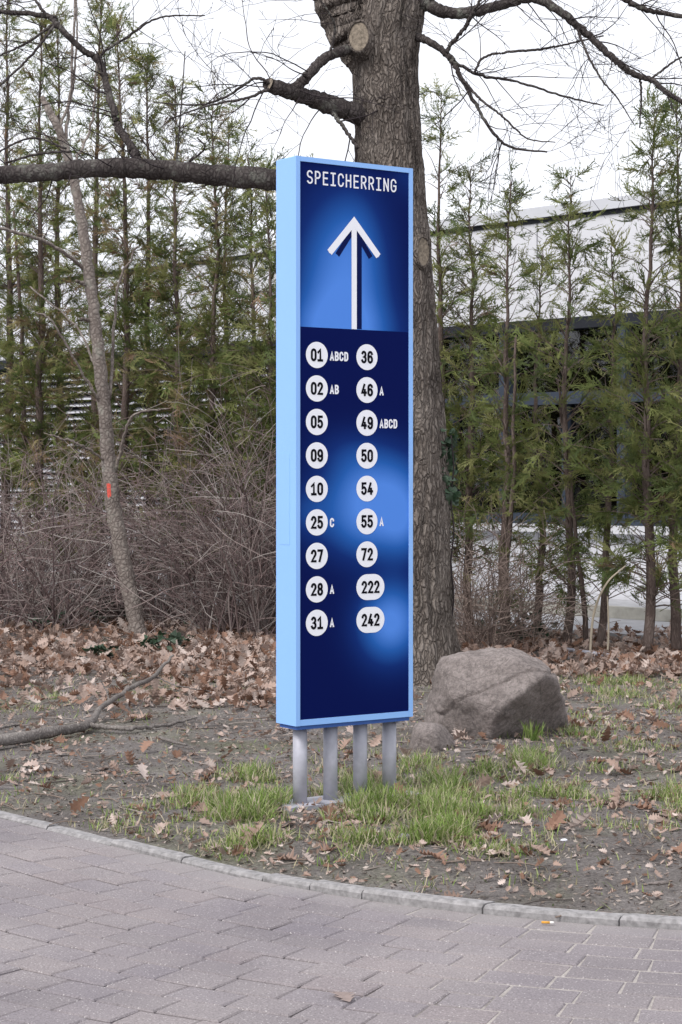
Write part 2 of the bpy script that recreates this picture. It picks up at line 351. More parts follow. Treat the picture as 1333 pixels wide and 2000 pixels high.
wb('interior_ceiling', 'blind', XA, XW, -2.9, -.26, ZH-.02, ZH+.05); wb('partition', 'inside', XW, XW+.1, -2.9, -.2, .05, ZH)
wb('poster', 'trim', 1.25, 1.75, -.36, -.34, 1.3, 2.05); wb('banner', 'red', .75, 1.0, -.5, -.46, .98, 2.1); wb('poster', 'red', .2, .7, -1.2, -1.16, 1.5, 2.0)
m = MB()
for k in range(3):
    for q in range(7-2*k): m.box(1.33+q*.05, 1.33+q*.05+rng.uniform(.015, .035), *sorted((SG*-.338, SG*-.334)), 1.78-.12*k, 1.83-.12*k)
m.build('poster_lettering', M['white'], bld, kind='stuff')
for (xa, za, xb, zb) in ((-.6, .5, -.2, 1.6), (2.3, .4, 2.9, 1.7), (3.4, .4, 3.9, 1.9), (4.6, .4, 5.4, 1.5)): wb('cabinet', 'blind', xa, xb, -2.2, -1.9, za, zb)
wb('louvre_backing', 'trim', XW, XB, -.25, -.2, .05, ZH-.03)
for b in range(6):
    x0 = XW+.05+b*2.6
    wb('louvre_post', 'frame', x0-.05, x0, -.19, .0, .05, ZH-.031)
    for k in range(30):
        z = .25+k*.095; mm = MB(); a = [(x0+.01, -.16, z+.045), (x0+.01, -.02, z), (x0+.01, -.02, z+.012), (x0+.01, -.16, z+.057)]
        V = [(p[0]+dx, SG*p[1], p[2]) for dx in (0, 2.53) for p in a]
        mm.add(V, [(0, 1, 2, 3), (7, 6, 5, 4)]+[(j, (j+1) % 4+0, 4+(j+1) % 4, 4+j) for j in range(4)]); mm.build('slat', M['slat'], bld)
tc = math.atan2(BD[1], BD[0])
ter = empty('terrace', (B0[0], B0[1], 0), tc, kind='structure', label='pale concrete terrace in front of the pavilion')
wb('terrace_slab', 'terrace', XA-4, XB, -.0, 2.6, -.1, .07, ter)
wb('step_edge', 'cream', XA-4, XB, 1.0, 1.1, .072, .19, ter); wb('step', 'terrace', XA-4, XB, .0, .999, .072, .18, ter)
rail = empty('low_rail', (0, 0, 0), label='low galvanised flat rail on short posts among the fallen leaves', cat='rail')
ra, rb = G(1105, 1268, .10), G(1195, 1281, .10)
rd = norm(rb-ra); m = MB(); m.tube([ra, rb], .016, 8); m.build('bar', M['galv'], rail, True)
for t in (.06, .40): q = ra+rd*t; m = MB(); m.tube([q*np.array([1, 1, 0]), q-np.array([0, 0, .01])], .012, 6); m.build('post', M['galv'], rail)

# ------------------------------------------------------------------ wayfinding sign
PHI = R(34.3); EX = np.array([math.cos(PHI), math.sin(PHI)]); NX = np.array([math.sin(PHI), -math.cos(PHI)])
W, D, Z0, Z1 = .64, .165, .382, 2.925
FL = np.array([-.198, 8.6]); SC = FL+EX*W/2-NX*D/2; SZ = gz(*SC)
sign = empty('wayfinding_sign', (SC[0], SC[1], 0), PHI, label='tall blue wayfinding pylon with numbered white discs on four grey posts', cat='sign')
yf = -D/2
def face(u, v):                 # photo pixel -> (x, z) on the sign's front
    k = (u-666.5)/F; s = (k*FL[1]-FL[0])/(EX[0]-EX[1]*k); Yd = FL[1]+s*EX[1]; return s-W/2, H+(HV-v)*Yd/F
def part(name, mat, parent=sign, **bxs): m = MB(); m.box(*bxs['b'], bev=bxs.get('bev', 0)); return m.build(name, M[mat] if isinstance(mat, str) else mat, parent)
fw = .021
cas = part('casing', 'blue_side', b=(-W/2, W/2, yf+.012, D/2, Z0+.018, Z1), bev=.003)
part('frame_left', 'blue_side', cas, b=(-W/2-.001, -W/2+fw, yf, yf+.0115, Z0+.018, Z1-.001))
part('frame_right', 'blue_side', cas, b=(W/2-fw, W/2+.001, yf, yf+.0115, Z0+.018, Z1-.001))
part('frame_top', 'blue_side', cas, b=(-W/2+fw+.0006, W/2-fw-.0006, yf+.0005, yf+.0115, Z1-.023, Z1-.0012))
part('frame_bottom', 'blue_side', cas, b=(-W/2+fw+.0006, W/2-fw-.0006, yf+.0005, yf+.0115, Z0+.0185, Z0+.045))
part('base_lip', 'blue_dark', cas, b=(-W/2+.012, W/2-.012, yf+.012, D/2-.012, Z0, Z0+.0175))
ya, yb = sorted((yf+.05, D/2-.04))
dz0 = face(566, 1065)[1]; dz1 = face(566, 885)[1]
m = MB(); m.box(-W/2-.0012, -W/2+.01, -.03, D/2-.03, dz0, dz1); m.build('service_door', M['blue_side'], sign)
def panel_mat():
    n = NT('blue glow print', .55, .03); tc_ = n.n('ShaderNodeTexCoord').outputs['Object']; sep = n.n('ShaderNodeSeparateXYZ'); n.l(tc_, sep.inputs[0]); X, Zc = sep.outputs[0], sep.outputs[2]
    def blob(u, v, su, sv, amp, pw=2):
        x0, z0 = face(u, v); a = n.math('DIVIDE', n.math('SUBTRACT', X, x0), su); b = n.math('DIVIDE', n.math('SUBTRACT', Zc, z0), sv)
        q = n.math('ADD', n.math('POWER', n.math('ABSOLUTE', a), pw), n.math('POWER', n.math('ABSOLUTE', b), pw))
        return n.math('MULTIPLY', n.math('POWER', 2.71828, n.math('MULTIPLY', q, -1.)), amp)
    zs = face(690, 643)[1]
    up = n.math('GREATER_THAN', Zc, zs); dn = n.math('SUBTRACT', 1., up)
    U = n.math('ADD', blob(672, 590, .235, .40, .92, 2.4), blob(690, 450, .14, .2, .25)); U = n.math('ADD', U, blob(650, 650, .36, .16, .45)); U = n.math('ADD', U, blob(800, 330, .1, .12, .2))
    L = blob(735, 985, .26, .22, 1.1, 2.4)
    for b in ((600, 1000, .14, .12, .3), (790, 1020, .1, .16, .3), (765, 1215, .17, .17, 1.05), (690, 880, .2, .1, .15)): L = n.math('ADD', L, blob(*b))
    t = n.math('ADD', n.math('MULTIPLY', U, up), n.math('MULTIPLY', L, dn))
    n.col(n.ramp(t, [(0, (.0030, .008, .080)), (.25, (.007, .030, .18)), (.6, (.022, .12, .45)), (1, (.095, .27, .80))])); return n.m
pan = part('face_panel', panel_mat(), b=(-W/2+fw+.0005, W/2-fw-.0005, yf+.004, yf+.0115, Z0+.0455, Z1-.0235))
# stroke lettering -------------------------------------------------
def arc(cx, cy, rx, ry, a0, a1, n=14): return [(cx+rx*math.cos(R(a)), cy+ry*math.sin(R(a))) for a in np.linspace(a0, a1, n)]
GL = {
 'S': [arc(.3, .745, .25, .255, 25, 270)+arc(.3, .245, .25, .245, 90, -155)[1:]],
 'P': [[(.07, 0), (.07, 1), (.3, 1)]+arc(.3, .735, .24, .265, 90, -90)[1:]+[(.07, .47)]],
 'E': [[(.53, 1), (.09, 1), (.09, 0), (.53, 0)], [(.09, .52), (.48, .52)]],
 'I': [[(.08, 1), (.52, 1)], [(.3, 1), (.3, 0)], [(.08, 0), (.52, 0)]],
 'C': [arc(.3, .72, .25, .28, 5, 180)+arc(.3, .28, .25, .28, 180, 355)],
 'H': [[(.07, 0), (.07, 1)], [(.53, 0), (.53, 1)], [(.07, .52), (.53, .52)]],
 'R': [[(.07, 0), (.07, 1), (.3, 1)]+arc(.3, .735, .24, .265, 90, -90)[1:]+[(.07, .47)], [(.31, .47), (.54, 0)]],
 'N': [[(.07, 0), (.07, 1)], [(.07, 1), (.53, 0)], [(.53, 0), (.53, 1)]],
 'G': [arc(.3, .72, .25, .28, 10, 180)+arc(.3, .28, .25, .28, 180, 360)+[(.55, .47), (.33, .47)]],
 'A': [[(.05, 0), (.3, 1), (.55, 0)], [(.14, .27), (.46, .27)]],
 'B': [[(.08, .5), (.08, 1), (.3, 1)]+arc(.3, .76, .21, .24, 90, -90)[1:]+[(.08, .52)], [(.08, .52), (.08, 0), (.3, 0)]+arc(.3, .26, .24, .26, -90, 90)[1:]],
 'D': [[(.28, 0), (.08, 0), (.08, 1), (.28, 1)]+arc(.28, .72, .25, .28, 90, 0)+arc(.28, .28, .25, .28, 0, -90)],
 '0': [arc(.3, .72, .25, .28, 0, 180)+arc(.3, .28, .25, .28, 180, 360)+[(.55, .72)]],
 '1': [[(.06, .76), (.32, 1), (.32, 0)], [(.06, 0), (.56, 0)]],
 '2': [arc(.3, .73, .24, .27, 170, -30)+[(.07, 0), (.56, 0)]],
 '3': [arc(.29, .755, .22, .245, 155, -90)+arc(.29, .265, .25, .265, 85, -160)[1:]],
 '4': [[(.36, 1), (.05, .24), (.58, .24)], [(.42, .5), (.42, 0)]],
 '5': [[(.52, 1), (.11, 1), (.09, .53)]+arc(.29, .31, .26, .31, 130, -155)],
 '6': [arc(.3, .29, .25, .29, 0, 360, 24), [(.05, .29), (.05, .7)]+arc(.3, .72, .25, .28, 180, 20)[1:]],
 '7': [[(.05, 1), (.55, 1), (.22, 0)]],
 '8': [arc(.3, .76, .215, .24, -90, 270, 24), arc(.3, .26, .25, .26, 90, 450, 24)],
 '9': [arc(.3, .71, .25, .29, 0, 360, 24), [(.55, .71), (.55, .3)]+arc(.3, .28, .25, .28, 0, -160)[1:]]}
def ribbon(mb, pts, w, sx, sy, ox, oz, y):
    p = np.array([q for i, q in enumerate(pts) if i == 0 or np.hypot(*(np.array(q)-pts[i-1])) > 1e-4], float)*[sx, sy]; n = len(p)
    closed = np.hypot(*(p[0]-p[-1])) < 1e-3
    d = norm(np.diff(p, axis=0)); nn = np.c_[-d[:, 1], d[:, 0]]; N = np.zeros_like(p); N[0] = nn[0]; N[-1] = nn[-1]
    if closed: N[0] = N[-1] = norm(nn[0]+nn[-1])
    else: p[0] -= d[0]*w*.42; p[-1] += d[-1]*w*.42
    for i in range(1, n-1): b = norm(nn[i-1]+nn[i]); N[i] = b/max(.62, b@nn[i])
    a, b = p+N*w/2, p-N*w/2
    V = [(ox+q[0], y, oz+q[1]) for q in a]+[(ox+q[0], y, oz+q[1]) for q in b]
    mb.add(V, [(i, i+1, n+i+1, n+i) for i in range(n-1)])
def text(name, s, x, zc, h, adv, wgt, mat, y, parent, center=False, cw=.6):
    mb = MB(); wd = adv*(len(s)-1)+cw*h if center else 0; k = 0
    for i, ch in enumerate(s):
        for st in GL[ch]: ribbon(mb, st, wgt, h*cw/.6, h, x-wd/2+i*adv, zc-h/2, y-.00012*(k % 4)); k += 1
    return mb.build(name, M[mat], parent)
yp = yf+.004
hx0, hz = face(601, 349); hx1, hz1 = face(775, 359)
hh = (face(601, 336)[1]-face(601, 362)[1]); zmid = (hz+hz1)/2
text('header_lettering', 'SPEICHERRING', hx0, zmid, hh*.9, (hx1-hx0-.03)/11, .0072, 'white', yp-.001, sign, cw=.56)
def poly(name, pts, mat, y, parent):
    me = mesh_np(name, [(x, y, z) for x, z in pts], np.array([list(range(len(pts)))])); return obj(name, me, M[mat], parent)
xa, zt_ = face(693, 424); _, zb_ = face(693, 643)
def dark_arm():
    mb = MB(); w_ = .028; o = .030
    ribbon(mb, [(0, zb_-.0), (0, zt_-.12)], w_, 1, 1, xa+o, 0, yp-.0004); return mb
ax, az = face(648, 478)[0], face(648, 478)[1]; axr = face(737, 484)[0]; aw = .031; sl = (xa-ax)
m = MB(); ribbon(m, [(xa+.0285, zb_+.013), (xa+.0285, zt_-.075)], .027, 1, 1, 0, 0, yp-.0004)
ribbon(m, [(xa-sl+.040, zt_-sl*1.1-.030), (xa-.004, zt_-.055)], .025, 1, 1, 0, 0, yp-.00045); ribbon(m, [(xa+.004, zt_-.055), (xa+sl-.040, zt_-sl*1.1-.030)], .025, 1, 1, 0, 0, yp-.0005)
m.build('arrow_shade', M['navy_print'], sign)
m = MB(); ribbon(m, [(xa-sl, zt_-.02-sl*1.1), (xa, zt_-.02), (xa+sl, zt_-.02-sl*1.1)], aw, 1, 1, 0, 0, yp-.0012); ribbon(m, [(xa, zb_+.0125), (xa, zt_-.04)], .0285, 1, 1, 0, 0, yp-.001)
for q in (-1, 1): m.add([(xa+q*sl+aw/2*math.cos(t), yp-.0013, zt_-.02-sl*1.1+aw/2*math.sin(t)) for t in np.linspace(0, 2*np.pi, 16, endpoint=False)], None, [(0, i+1, i) for i in range(1, 15)])
m.build('arrow', M['white'], sign)
LC = [('01', 'ABCD'), ('02', 'AB'), ('05', ''), ('09', ''), ('10', ''), ('25', 'C'), ('27', ''), ('28', 'A'), ('31', 'A')]
RC = [('36', ''), ('46', 'A'), ('49', 'ABCD'), ('50', ''), ('54', ''), ('55', 'A'), ('72', ''), ('222', ''), ('242', '')]
rd_ = (face(641.5, 760)[0]-face(598.7, 760)[0])/2
for col, cu, v0, v1 in ((LC, 620.1, 693.2, 1216.6), (RC, 718., 697.5, 1211.)):
    for i, (num, suf) in enumerate(col):
        x, z = face(cu, v0+(v1-v0)*i/8); ex = (face(752.5, 1150)[0]-face(739, 1150)[0]) if len(num) == 3 else 0
        pts = [(x+ex+rd_*math.cos(t), z+rd_*math.sin(t)) for t in np.linspace(-np.pi/2, np.pi/2, 20)]+[(x+rd_*math.cos(t), z+rd_*math.sin(t)) for t in np.linspace(np.pi/2, 1.5*np.pi, 20)]
        dsc = poly('number_disc', pts, 'white', yp-.001, sign)
        text('numeral', num, x+ex/2, z, .047, .0345, .0108, 'black', yp-.002, dsc, True, .52)
        if suf: text('suffix_letters', suf, x+rd_+.0135, z-.002, .034, .0257, .0078, 'white', yp-.001, sign, cw=.54)
gz0 = SZ
m = MB(); m.box(-.36, .36, -.10, .10, gz0-.03, gz0+.022); m.build('base_plate', M['galv'], sign)
for k in range(4):
    x = -.246+.164*k; m = MB(); m.tube([(x, 0, gz0+.0), (x, 0, Z0-.001)], .0325, 28); m.build('post', M['galv'], sign, True)
for k in (0, 3):
    x = -.246+.164*k+.012; m = MB(); m.tube([(x, -.05, Z0-.011), (x, -.05, Z0-.0005)], .011, 6); m.build('bolt', M['galv'], sign)

# ------------------------------------------------------------------ boulders
def boulder(name, c, planes, p, seed, amp, label, scale=1.):
    import bmesh
    bm = bmesh.new(); bmesh.ops.create_icosphere(bm, subdivisions=6, radius=1)
    N_ = np.array([norm(q[:3]) for q in planes]); d_ = np.array([q[3] for q in planes])*scale
    for v in bm.verts:
        n = np.array(v.co); q = np.maximum(0, N_@n/d_); r = (q**p).sum()**(-1/p); co = n*r; so = Vector(co)*(1/scale)+Vector((seed, 0, 0))
        r2 = 1+amp*(mnoise.fractal(so*3.2, 1., 2., 4)*.5+.35*mnoise.noise(so*9)+.22*mnoise.noise(so*24)); cr = abs(mnoise.noise(so*2.3+Vector((5, 2, 1)))); r2 -= amp*.5*max(0, 1-cr/.035)
        v.co = co*r2
    me = bpy.data.meshes.new(name); bm.to_mesh(me); bm.free()
    for f in me.polygons: f.use_smooth = True
    o = obj(name, me, M['stone'], label=label, cat='boulder'); o.location = c; return o
boulder('boulder', (.905, 11.05, .20), [(-.36, -.70, .62, .255), (-.15, .0, .98, .31), (.40, -.1, .9, .318), (.97, -.2, .05, .35), (.58, -.56, -.60, .175), (.42, -.70, -.58, .20),
        (-.96, -.2, .15, .335), (-.8, -.55, -.1, .325), (-.62, -.68, -.40, .245), (-.45, -.88, .05, .285), (0, 1, .2, .3), (0, 0, -1, .25), (.85, .1, .5, .365)], 20, 2., .13, 'large rounded grey brown boulder lying beside the oak trunk')
boulder('boulder', (.478, 10.42, .06), [(-.3, -.6, .75, .115), (.1, .1, 1, .125), (.8, -.3, .5, .092), (.8, -.5, -.1, .098), (-.95, -.1, .2, .098), (-.6, -.8, 0, .098), (.1, -1, .1, .115), (0, 1, 0, .12), (0, 0, -1, .1)], 8, 9., .09, 'small round stone against the foot of the large boulder')

# ------------------------------------------------------------------ the oak
TY = 14.2
oak = empty('oak_tree', (*P(790, 1340, TY)[:2], 0), label='large bare oak with furrowed trunk standing behind the sign', cat='tree')
def kid(mb, name, mat, root, smooth=True, **k):
    o = mb.build(name, M[mat], root, smooth, **k); o.matrix_parent_inverse = root.matrix_world.inverted(); return o
bpy.context.view_layer.update()
prof = [(1400, 792, 330), (1340, 792, 262), (1310, 790, 226), (1260, 789, 208), (1200, 788, 194), (1050, 786, 184), (900, 784, 176), (750, 779, 160), (600, 773, 150), (450, 766, 138), (300, 760, 125), (180, 755, 122), (100, 752, 126), (40, 755, 140), (-30, 768, 132), (-150, 790, 115), (-400, 810, 95), (-800, 800, 70)]
pr = spline(prof, 420); NS = 120; V = []
for i, (v, u, wd) in enumerate(pr):
    c = P(u, v, TY); r0 = wd*TY/F/2
    for j in range(NS):
        th = 2*math.pi*j/NS; cx, sx_ = math.cos(th), math.sin(th); q = Vector((cx*3.2, sx_*3.2, c[2]*.55)); r = r0
        fl = max(0, (v-1230)/120); r *= 1+.10*fl*math.sin(th*5+1)+.03*mnoise.noise((cx, sx_, c[2]*.8))
        w1 = Vector((mnoise.noise((cx*4, sx_*4, c[2]*3)), mnoise.noise((cx*4+9, sx_*4, c[2]*3)), 0))*.5
        n1 = mnoise.noise(Vector((cx*8.5, sx_*8.5, c[2]*2.1))+w1*1.6); n2 = mnoise.noise(Vector((cx*19, sx_*19, c[2]*7))+w1)
        r += .018*(1-2.6*abs(n1))+.006*n2; V.append((c[0]+r*cx, c[1]+r*sx_, c[2]))
n = len(pr); i = np.arange(n-1)[:, None]*NS; j = np.arange(NS)[None]; k = (j+1) % NS
trunk = obj('trunk', mesh_np('trunk', V, np.stack([i+j, i+k, i+NS+k, i+NS+j], -1).reshape(-1, 4), smooth=True), M['oak'], oak); trunk.matrix_parent_inverse = oak.matrix_world.inverted()
def knot(u, v, rx, rz, yo, out):        # sawn limb scar with a swollen bark collar
    c = P(u, v, TY+yo); d = norm(np.array(out, float)); a = norm(np.cross([0, 0, 1], d)); b = np.cross(d, a); m = MB(); pts = []
    rings = [(-.14, 1.7), (-.07, 1.45), (-.015, 1.2), (.012, 1.1), (.016, 1.0), (.004, .93)]; NN = 28
    for o, s in rings:
        for q in range(NN): t = 2*np.pi*q/NN; f = s*(1+.06*mnoise.noise((math.cos(t)*2+u, math.sin(t)*2, s*3))); pts.append(c+d*o+a*rx*f*math.cos(t)+b*rz*f*math.sin(t))
    m.add(pts, [(r*NN+q, r*NN+(q+1) % NN, (r+1)*NN+(q+1) % NN, (r+1)*NN+q) for r in range(len(rings)-1) for q in range(NN)]); o = kid(m, 'branch_collar', 'oak', oak)
    m = MB(); pts = [c+d*(.008+.004*math.sin(q*3)) if 0 else c+d*.006+(a*rx*f*math.cos(2*np.pi*q/NN)+b*rz*f*math.sin(2*np.pi*q/NN)) for f in (.95, .55, .2) for q in range(NN)]
    pts = [p+d*.004*mnoise.noise(Vector(p)*40) for p in pts]+[c+d*.007]
    m.add(pts, [(r*NN+q, r*NN+(q+1) % NN, (r+1)*NN+(q+1) % NN, (r+1)*NN+q) for r in (0, 1) for q in range(NN)], [(2*NN+q, 2*NN+(q+1) % NN, 3*NN) for q in range(NN)])
    kid(m, 'sawn_scar', 'cut', oak)
knot(702, 72, .078, .108, -.245, (-.35, -.93, .05)); knot(826, 492, .055, .105, -.225, (.55, -.83, 0))
# limbs traced from the trunk outwards: (u, v, width, depth offset)
LIMBS = [
 [(762, 385, 58, 0), (640, 365, 46, -.1), (537, 352, 43, -.15), (400, 340, 41, -.2), (270, 329, 39, -.25), (200, 328, 36, -.3), (100, 336, 34, -.35), (0, 342, 34, -.4), (-150, 352, 30, -.5), (-420, 330, 20, -.6)],
 [(272, 326, 24, -.25), (262, 295, 18, -.2), (232, 250, 16, -.1), (222, 215, 15, -.1), (208, 165, 14, -.05), (193, 118, 14, 0), (160, 96, 12, 0), (112, 48, 12, 0), (98, 33, 11, .05), (0, 22, 9, .1), (-90, 5, 7, .2)],
 [(640, -120, 96, -.05), (655, -30, 104, -.05), (690, 60, 100, -.02), (735, 150, 70, 0)],
 [(725, 232, 46, -.05), (650, 206, 37, -.2), (590, 187, 31, -.35), (527, 166, 26, -.5)],
 [(715, 92, 28, -.1), (665, 101, 20, -.25), (630, 118, 19, -.33), (600, 150, 20, -.36), (572, 178, 22, -.4)],
 [(790, -10, 40, -.05), (835, 8, 29, -.1), (870, 24, 24, -.2), (920, 24, 21, -.25), (980, 10, 19, -.3), (1040, -4, 18, -.35), (1100, 26, 16, -.4), (1150, 70, 14, -.4), (1200, 115, 13, -.45), (1230, 140, 12, -.45), (1270, 155, 11, -.5), (1300, 178, 10, -.5), (1340, 205, 9, -.5), (1450, 280, 6, -.5)],
 [(795, 62, 18, -.05), (850, 88, 14, -.2), (880, 113, 12, -.3), (892, 135, 10, -.35), (930, 205, 7, -.4), (960, 255, 6, -.5), (1000, 288, 5, -.5), (1070, 297, 3, -.5)],
 [(872, 102, 9, -.3), (885, 82, 8, -.3), (910, 52, 8, -.35), (925, 22, 7, -.4), (950, -20, 6, -.4), (990, -90, 4, -.4)],
 [(884, 118, 7, -.3), (935, 146, 6, -.3), (1010, 160, 5, -.2), (1110, 190, 4, -.2), (1180, 206, 2.5, -.2)],
 [(928, 140, 5, -.35), (945, 112, 5, -.3), (990, 102, 5, -.3), (1050, 97, 5, -.2), (1100, 88, 4, -.1), (1180, 70, 3, 0)],
 [(900, 150, 6, -.35), (935, 190, 5, -.5), (985, 230, 4, -.6), (1030, 270, 3, -.6), (1085, 278, 2, -.6)],
 [(1215, -5, 12, .2), (1260, 18, 11, .2), (1345, 33, 9, .2), (1500, 50, 6, .2)],
 [(1127, 52, 6, -.4), (1145, 100, 5, -.5), (1175, 155, 4, -.6), (1205, 190, 3, -.6), (1240, 245, 2, -.6)],
 [(1250, 148, 5, -.45), (1253, 190, 4, -.5), (1250, 250, 2.5, -.5)], [(1275, 152, 5, -.5), (1320, 118, 4, -.4), (1380, 90, 3, -.4)],
 [(196, 115, 6, 0), (205, 100, 5, 0), (250, 72, 5, .1), (310, 35, 4, .2), (400, 30, 2.5, .3)],
 [(105, 42, 7, 0), (80, 15, 6, 0), (50, -30, 5, 0)], [(108, 45, 6, 0), (50, 85, 5, .1), (0, 108, 4, .2)], [(108, 48, 6, 0), (60, 110, 5, -.1), (0, 168, 4, -.2)],
 [(533, 168, 8, -.5), (500, 153, 6, -.5), (440, 190, 5, -.4), (385, 205, 4, -.3), (300, 200, 2.5, -.2)], [(530, 172, 7, -.5), (480, 192, 5, -.6), (420, 203, 4, -.7), (330, 232, 2.5, -.8)],
 [(640, 208, 9, -.2), (665, 240, 8, -.3), (700, 290, 6, -.4)], [(140, 295, 5, -.3), (80, 300, 5, -.3), (10, 318, 4, -.3)], [(130, 290, 5, .2), (60, 270, 4, .3), (-20, 305, 4, .3)],
 [(640, 118, 6, -.33), (655, 60, 5, -.4), (640, 20, 4, -.5), (600, -30, 3, -.5)], [(345, 318, 4, -.2), (355, 200, 3, -.2), (362, 100, 2, -.2)], [(368, 318, 5, -.2), (400, 290, 4, -.3), (385, 268, 3, -.3)]]
def to3(tr, n): a = spline(tr, n); return np.array([P(q[0], q[1], TY+q[3]) for q in a]), np.maximum(a[:, 2], 1.2)*TY/F/2
tw = MB(); TWL = []
def grow(p, d, L, r, lvl):
    n = max(4, int(L/.07)); pts = [p]; d = norm(d); cur = p
    bend = rng.normal(0, .22, 3)
    for i in range(n):
        d = norm(d+bend*.12+rng.normal(0, .10, 3)+np.array([0, 0, .02 if lvl else -.02])); cur = cur+d*L/n; pts.append(cur)
    pts = np.array(pts); rad = np.linspace(r, max(.0015, r*.35), len(pts)); tw.tube(pts, rad, 4 if r > .004 else 3, False)
    if lvl < 2:
        for i in range(1, len(pts)-1):
            if rng.random() < (.55 if lvl == 0 else .4):
                t = norm(pts[i+1]-pts[i]); s = norm(cr3(t, rng.normal(0, 1, 3))); grow(pts[i], t*.75+s*rng.uniform(.5, 1), L*rng.uniform(.25, .6)*(1-.5*i/len(pts)), max(.0018, rad[i]*.6), lvl+1)
    elif rng.random() < .6: tw.tube([pts[-1], pts[-1]+d*.012, pts[-1]+d*.02], [.0015, .003, .0008], 4, False)
for li, tr in enumerate(LIMBS):
    n = 10+9*len(tr); pts, rad = to3(tr, n); big = rad.max() > .02
    for i in range(1, n): pts[i] += rng.normal(0, 1, 3)*min(.0035, rad[i]*.22)
    lf = np.array([mnoise.noise((q*.35, li*7.1, 0)) for q in range(n)]); m = MB(); m.tube(pts, rad*(1+rng.normal(0, .03, n)+(.06 if rad.max() > .1 else .13)*lf), 20 if rad.max() > .05 else 8, True)
    me_ = kid(m, 'limb', 'oak' if li == 2 else 'limb', oak)
    if li == 3:
        c = pts[-1]; d = norm(pts[-1]-pts[-3]); a = norm(np.cross(d, [0, 0, 1])); b = np.cross(d, a); q = MB(); rr = rad[-1]*.92
        q.add([c+d*.004]+[c+d*.003+rr*(a*math.cos(t)+b*math.sin(t)) for t in np.linspace(0, 2*np.pi, 16, endpoint=False)], None, [(0, 1+i, 1+(i+1) % 16) for i in range(16)]); kid(q, 'sawn_end', 'cut', oak)
    if li == 2: continue
    cnt = int(np.linalg.norm(np.diff(pts, axis=0), axis=1).sum()*(7.0 if rad.max() < .03 else 5.0))
    for q in range(cnt):
        i = int(rng.uniform(.22 if big else .1, 1)*(n-1)); i = min(i, n-2); t = norm(pts[i+1]-pts[i]); s = rng.normal(0, 1, 3); s[2] += .5 if li == 0 else 0; s = norm(np.cross(t, np.cross(s, t)))
        grow(pts[i]+s*rad[i]*.8, t*.6+s*.9, rng.uniform(.3, 1.05), min(.0055, max(.0024, rad[i]*.4)), 0)
kid(tw, 'twigs', 'twig', oak, kind='stuff')

# ------------------------------------------------------------------ arborvitae hedge
UPV = np.array([0, 0, .6])
def spray(seed):                # irregular drooping fan of fine scale-leaved branchlets
    q_ = np.random.default_rng(seed); V = []; T = []
    def blade(a, d, L, w):
        d = np.array(d)/math.hypot(*d); nn = np.array([-d[1], d[0]]); b = len(V)
        for q in (a-nn*w*.6, a+nn*w*.6, a+d*L*.5+nn*w, a+d*L): V.append((q[0], q[1], -.40*max(0, q[0])**2-.35*abs(q[1])))
        T.append((b, b+1, b+2, b+3))
    for k in range(9):
        x = q_.uniform(0, .45); a0 = q_.normal(0, .55); L = q_.uniform(.35, 1.0-.5*abs(a0)*.8); p = np.array([x, 0.]); a = a0
        for st in range(3):
            d = np.array([math.cos(a), math.sin(a)]); blade(p, d, L/3*1.25, .020); p = p+d*L/3
            for sg in (-1, 1):
                if q_.random() < .85: b = a+sg*q_.uniform(.5, 1.0); blade(p-d*L*q_.uniform(.02, .2), (math.cos(b), math.sin(b)), L*q_.uniform(.16, .34)*(1-.2*st), .022)
            a += q_.normal(0, .18)-a0*.12
    V = np.array(V); T = np.array(T); n = len(T); k = min(n, 66); return V[:k*4], T[:k]
SPR = [spray(k) for k in range(6)]; nk = min(len(t[1]) for t in SPR); SPV = np.array([t[0][:nk*4] for t in SPR]); SQ = SPR[0][1][:nk]
GREEN = np.array([[.165, .205, .062], [.21, .235, .075], [.125, .165, .058], [.27, .275, .105], [.29, .24, .12], [.29, .195, .12]])
